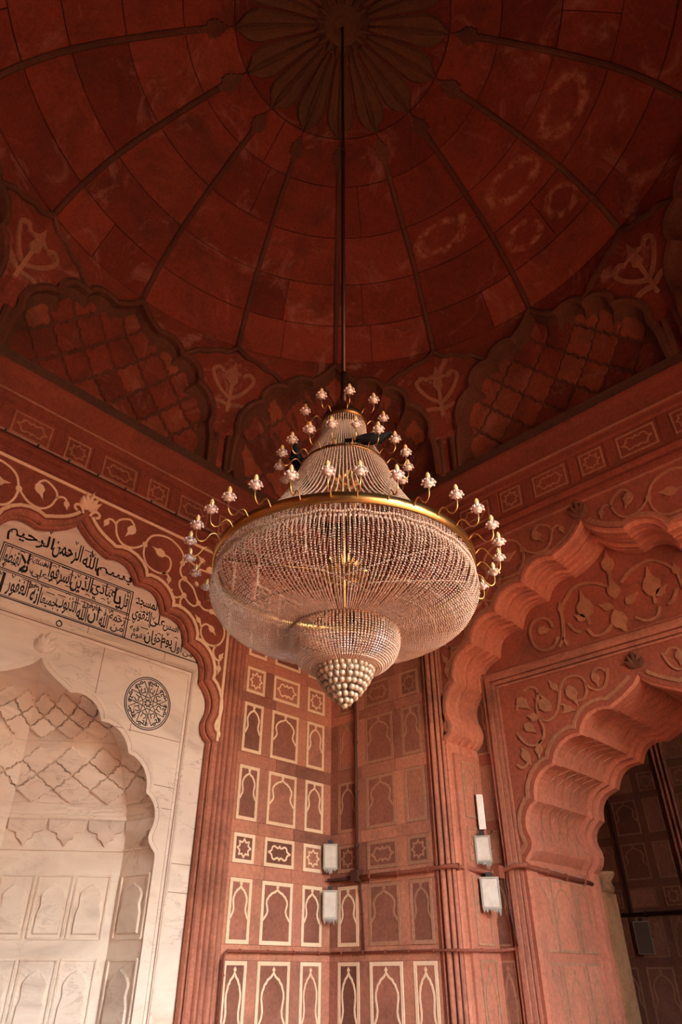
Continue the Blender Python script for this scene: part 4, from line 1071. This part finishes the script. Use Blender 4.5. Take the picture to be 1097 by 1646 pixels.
# ---------------------------------------------------------------- birds on the upper ring
def bird(loc, heading, pitch, label):
    e = empty('crow', loc, label=label, cat='bird')
    e.rotation_euler = (0, -pitch, heading)
    # body + neck + head as one lofted skin along x
    secs = [(-.13, .0, .006, .004), (-.10, .004, .022, .016), (-.05, .012, .038, .036), (0, .018, .044, .044), (.05, .026, .040, .042), (.085, .044, .028, .030), (.105, .062, .026, .026), (.125, .068, .022, .022), (.142, .066, .012, .012), (.150, .064, .003, .003)]
    v = []; f = []; n = 12
    for x, z, ry, rz in secs:
        for k in range(n): v.append((x, ry * cos(2 * pi * k / n), z + rz * sin(2 * pi * k / n)))
    for i in range(len(secs) - 1):
        for k in range(n): f.append((i * n + k, i * n + (k + 1) % n, (i + 1) * n + (k + 1) % n, (i + 1) * n + k))
    f += [tuple(range(n)), tuple(range(n * (len(secs) - 1), n * len(secs)))]
    MB().add(v, f).build('body', 'feather', e, True)
    mb = MB()
    for s in (-1, 0, 1):
        mb.add([(-.09, s * .012 - .012, .008), (-.09, s * .012 + .012, .008), (-.235, s * .022 + .012, -.012), (-.24, s * .022, -.014), (-.235, s * .022 - .012, -.012), (-.09, s * .012, .016), (-.23, s * .022, -.006)], [(0, 1, 5), (0, 5, 6, 4), (5, 1, 2, 6), (4, 6, 3), (6, 2, 3), (0, 4, 3, 2, 1)])
    mb.build('tail', 'feather', e)
    for s in (-1, 1):
        v = []; f = []
        for i in range(7):
            t = i / 6; x = .06 - .22 * t; w = .034 * sin(pi * (.2 + .75 * t))
            for q in range(4): v.append((x, s * (.040 + .008 * sin(pi * q / 3) - .016 * t), .022 + w * (1 - 2 * q / 3) - .015 * t))
        for i in range(6):
            for q in range(3): f.append((i * 4 + q, i * 4 + q + 1, i * 4 + q + 5, i * 4 + q + 4))
        MB().add(v, f).build('wing', 'feather', e, True)
        tube([(.01, s * .016, -.02), (.012, s * .016, -.055), (.03, s * .016, -.06)], .004, 5).build('leg', 'beak', e)
    tube([(.145, 0, .066), (.165, 0, .064), (.188, 0, .058)], .007, 6, rad=lambda t: .009 * (1 - t * .9)).build('beak', 'beak', e, True)
def onring(px, py, r, z):          # point of the ring radius r, height z seen at that pixel (near side)
    d = pray(px, py); t = (z - CAM.z) / d.z; p = CAM + d * t; return p
p = onring(604, 708, .34, 4.87); bird((p.x, p.y, 4.87), YAW - pi / 2 + .15, .12, 'black crow perched level among the upper lamps, tail toward the strands')
p = onring(475, 738, .34, 4.86); bird((p.x, p.y, 4.86), YAW + pi / 2 + .75, .95, 'black crow perched upright beside the beaded crown on the mihrab side')

# ---------------------------------------------------------------- conduits
def pipe(name, pts, r, m, label, clips=0, boxes=()):
    e = tube(pts, r, 8).build(name, m, None, True, label=label, cat='conduit')
    P = [Vector(q) for q in pts]; L = sum((b - a).length for a, b in zip(P, P[1:]))
    if clips:
        c = 0; step = L / clips; acc = step / 2
        for a, b in zip(P, P[1:]):
            l = (b - a).length
            while acc < l:
                q = a + (b - a) * (acc / l); t = (b - a).normalized()
                tube([q - t * .012, q + t * .012], r * 1.5, 8).build('clip', 'lamp_dark' if m == 'pipe_light' else m, e); acc += step
            acc -= l
    for b in boxes:
        MB().add(*boxm(b[0] - .06, b[0] + .06, b[1] - .06, b[1] + .06, b[2] - .07, b[2] + .07)).build('junction_box', m, e)
    return e
y0 = H - .05
pipe('conduit_pipe', [(y0, 4.09, 2.70), (y0, 3.2, 2.70), (y0, 2.72, 2.71), (H - .09, 2.5, 2.71), (5.05, 2.30, 2.66), (5.17, 2.18, 2.68), (5.15, 1.99, 2.72), (5.2, 1.87, 2.72), (5.34, 1.865, 2.70), (6.9, 1.865, 2.64)], .028, 'pipe_paint', 'thick red painted conduit pipe crossing the side wall below the twin floodlights', 9, ((5.12, 2.22, 2.66),))
pipe('conduit_pipe', [(y0, 4.09, 2.74), (y0, 4.09, 4.5), (y0, 4.09, 6.95)], .024, 'pipe_dark', 'dark vertical conduit pipe running up the side wall beside the corner', 6, ((H - .06, 4.09, 2.72),))
pipe('conduit_pipe', [(y0, 4.05, 2.68), (H - .02, 4.04, 2.4), (H - .02, 4.02, 1.87)], .014, 'pipe_dark', 'thin dark cable pipe dropping between the two horizontal conduits near the corner', 3)
pipe('conduit_pipe', [(2.82, H - .09, .05), (2.82, H - .09, 1.80), (2.86, H - .09, 1.85), (4.62, H - .03, 1.855)], .016, 'pipe_paint', 'thin red conduit pipe bent down beside the marble, on the mihrab wall', 8)
pipe('conduit_pipe', [(H - .03, 4.58, 1.855), (H - .03, 2.9, 1.855), (H - .1, 2.68, 1.855), (H - .09, 2.5, 1.85), (H - .03, 2.37, 1.85), (5.1, 2.365, 1.85), (5.23, 2.33, 1.86), (5.22, 2.18, 1.87)], .016, 'pipe_paint', 'thin red conduit pipe along the lower side wall ending on the recess', 8)
pipe('conduit_pipe', [(4.52, H - .08, 2.70), (4.60, H - .12, 2.70), (y0, 4.5, 2.70), (y0, 4.15, 2.70)], .02, 'pipe_dark', 'short dark conduit stub joining the corner floodlights to the vertical pipe', 2)
pipe('conduit_pipe', [(-3.2, H - .06, 7.225), (0, H - .06, 7.225), (3.6, H - .06, 7.225)], .016, 'pipe_light', 'pale weathered conduit strung along the frieze above the mihrab arch', 16)
pipe('conduit_pipe', [(5.19, 2.14, 2.76), (5.20, 2.16, 3.4), (5.2, 2.165, 4.4), (5.2, 2.165, 5.18), (5.2, .8, 5.19), (5.2, -1.6, 5.19)], .009, 'pipe_paint', 'thin dark cable following the doorway frame up and across the lintel', 14)
pipe('conduit_pipe', [(5.19, 2.20, 2.62), (5.19, 2.16, 2.3), (5.20, 2.12, 1.9)], .013, 'pipe_dark', 'thin dark cable curving down from the junction box beside the doorway', 3)
pipe('conduit_pipe', [(XF - .05, 4.2, 2.66), (XF - .05, -2, 2.66)], .04, 'pipe_dark', 'dark conduit on the far wall seen through the doorway', 6)
pipe('conduit_pipe', [(XF - .05, 3.98, 2.66), (XF - .05, 3.98, 7)], .035, 'pipe_dark', 'dark upright conduit on the far wall seen through the doorway', 4)

# ---------------------------------------------------------------- floodlights
def floodlight(loc, face, w, h, label, tilt=0, broken=True, gm='lamp_glass'):
    """local: x right, y out of the glass, z up"""
    e = empty('floodlight', loc, label=label, cat='floodlight', group='wall floodlights'); e.rotation_euler = (tilt, 0, face)
    d = .11
    v = []; f = []
    for y, s in ((-.10, .55), (-.04, .9), (0, 1)):
        v += [(-w / 2 * s, y, -h / 2 * s), (w / 2 * s, y, -h / 2 * s), (w / 2 * s, y, h / 2 * s), (-w / 2 * s, y, h / 2 * s)]
    f = [(0, 1, 2, 3)] + [(k + i, k + (i + 1) % 4, k + 4 + (i + 1) % 4, k + 4 + i) for k in (0, 4) for i in range(4)]
    MB().add(v, f).build('housing', 'lamp_metal', e)
    frame_rect(-w / 2 - .008, w / 2 + .008, -h / 2 - .008, h / 2 + .008, .018, lambda u, z, q=0: (u, q, z), -.01, .014).build('bezel', 'lamp_metal', e)
    rslab(-w / 2 + .01, w / 2 - .01, -h / 2 + .01, h / 2 - .01, lambda u, z, q=0: (u, q, z), -.01, .006, .004).build('glass', gm, e)
    tube([(-w / 2 - .012, -.04, 0), (-w / 2 - .012, -.13, .0), (0, -.16, h * .55), (w / 2 + .012, -.13, 0), (w / 2 + .012, -.04, 0)], .009, 6).build('bracket', 'lamp_dark', e)
    MB().add(*boxm(-.035, .035, -.06, .0, h / 2 + .005, h / 2 + .06)).build('gland', 'lamp_dark', e)
    if broken:
        mb = MB(); rr = random.Random(int(loc[2] * 100))
        for i in range(6):
            x = -w / 2 + w * (i + .5) / 6; q = rr.uniform(.03, .09)
            mb.add([(x - w / 11, .0, -h / 2 - .005), (x + w / 11, .005, -h / 2 - .005), (x + rr.uniform(-.02, .02), .05, -h / 2 - q), (x - .02, .06, -h / 2 - q * .7)], [(0, 1, 2, 3)])
        mb.build('torn_reflector', 'reflector', e)
fdir = atan2(CAM.y - H, CAM.x - H) - pi / 2
floodlight((H - .17, H - .17, 2.98), fdir, .18, .30, 'grey floodlight in the room corner, above the pipe junction')
floodlight((H - .17, H - .17, 2.40), fdir, .18, .32, 'grey floodlight in the room corner, below the pipe junction')
def at_y(px, py, Y):
    d = pray(px, py); return CAM + d * ((Y - CAM.y) / d.y)
fd2 = atan2(CAM.y - 2.3, CAM.x - 5.0) - pi / 2
p = at_y(777, 1364, 2.30); floodlight(tuple(p), fd2, .18, .28, 'grey floodlight on the jamb between the arches, middle of three lamps')
p = at_y(789, 1435, 2.25); floodlight(tuple(p), fd2, .21, .32, 'grey floodlight on the jamb below the conduit, torn reflector at its foot')
p = at_y(773, 1305, 2.32)
e = empty('tube_lamp', tuple(p), label='slim white box lamp upright on the jamb above the grey floodlights', cat='lamp'); e.rotation_euler = (0, 0, fd2 + .35)
MB().add(*boxm(-.045, .045, -.09, 0, -.21, .21)).build('housing', 'lamp_dark', e)
rslab(-.045, .045, -.21, .21, lambda u, z, q=0: (u, q, z), 0, .022).build('bezel', 'lamp_white', e)
rslab(-.034, .034, -.195, .195, lambda u, z, q=0: (u, q, z), .02, .026).build('diffuser', 'lamp_glass', e)
MB().add(*boxm(-.015, .015, -.14, -.05, -.02, .02)).build('bracket', 'lamp_dark', e)
floodlight((XF - .25, 3.75, 2.25), pi / 2 + .2, .30, .55, 'floodlight on the far wall seen through the doorway, glass darkened for the dim bay', 0, False, 'lamp_glass_dim')
# iron ring on the marble under the inscription
u, z = on_left(94, 1003, YT)
rg = tube([(u + .035 * cos(2 * pi * i / 16), YT - .015, z + .035 * sin(2 * pi * i / 16)) for i in range(17)], .007, 6).build('iron_ring', 'rubber', None, True, label='small black iron ring fixed to the marble below the inscription', cat='ring')
tube([(u, YT - .02, z + .035), (u, YT + .01, z + .06)], .006, 6).build('staple', 'rubber', rg)
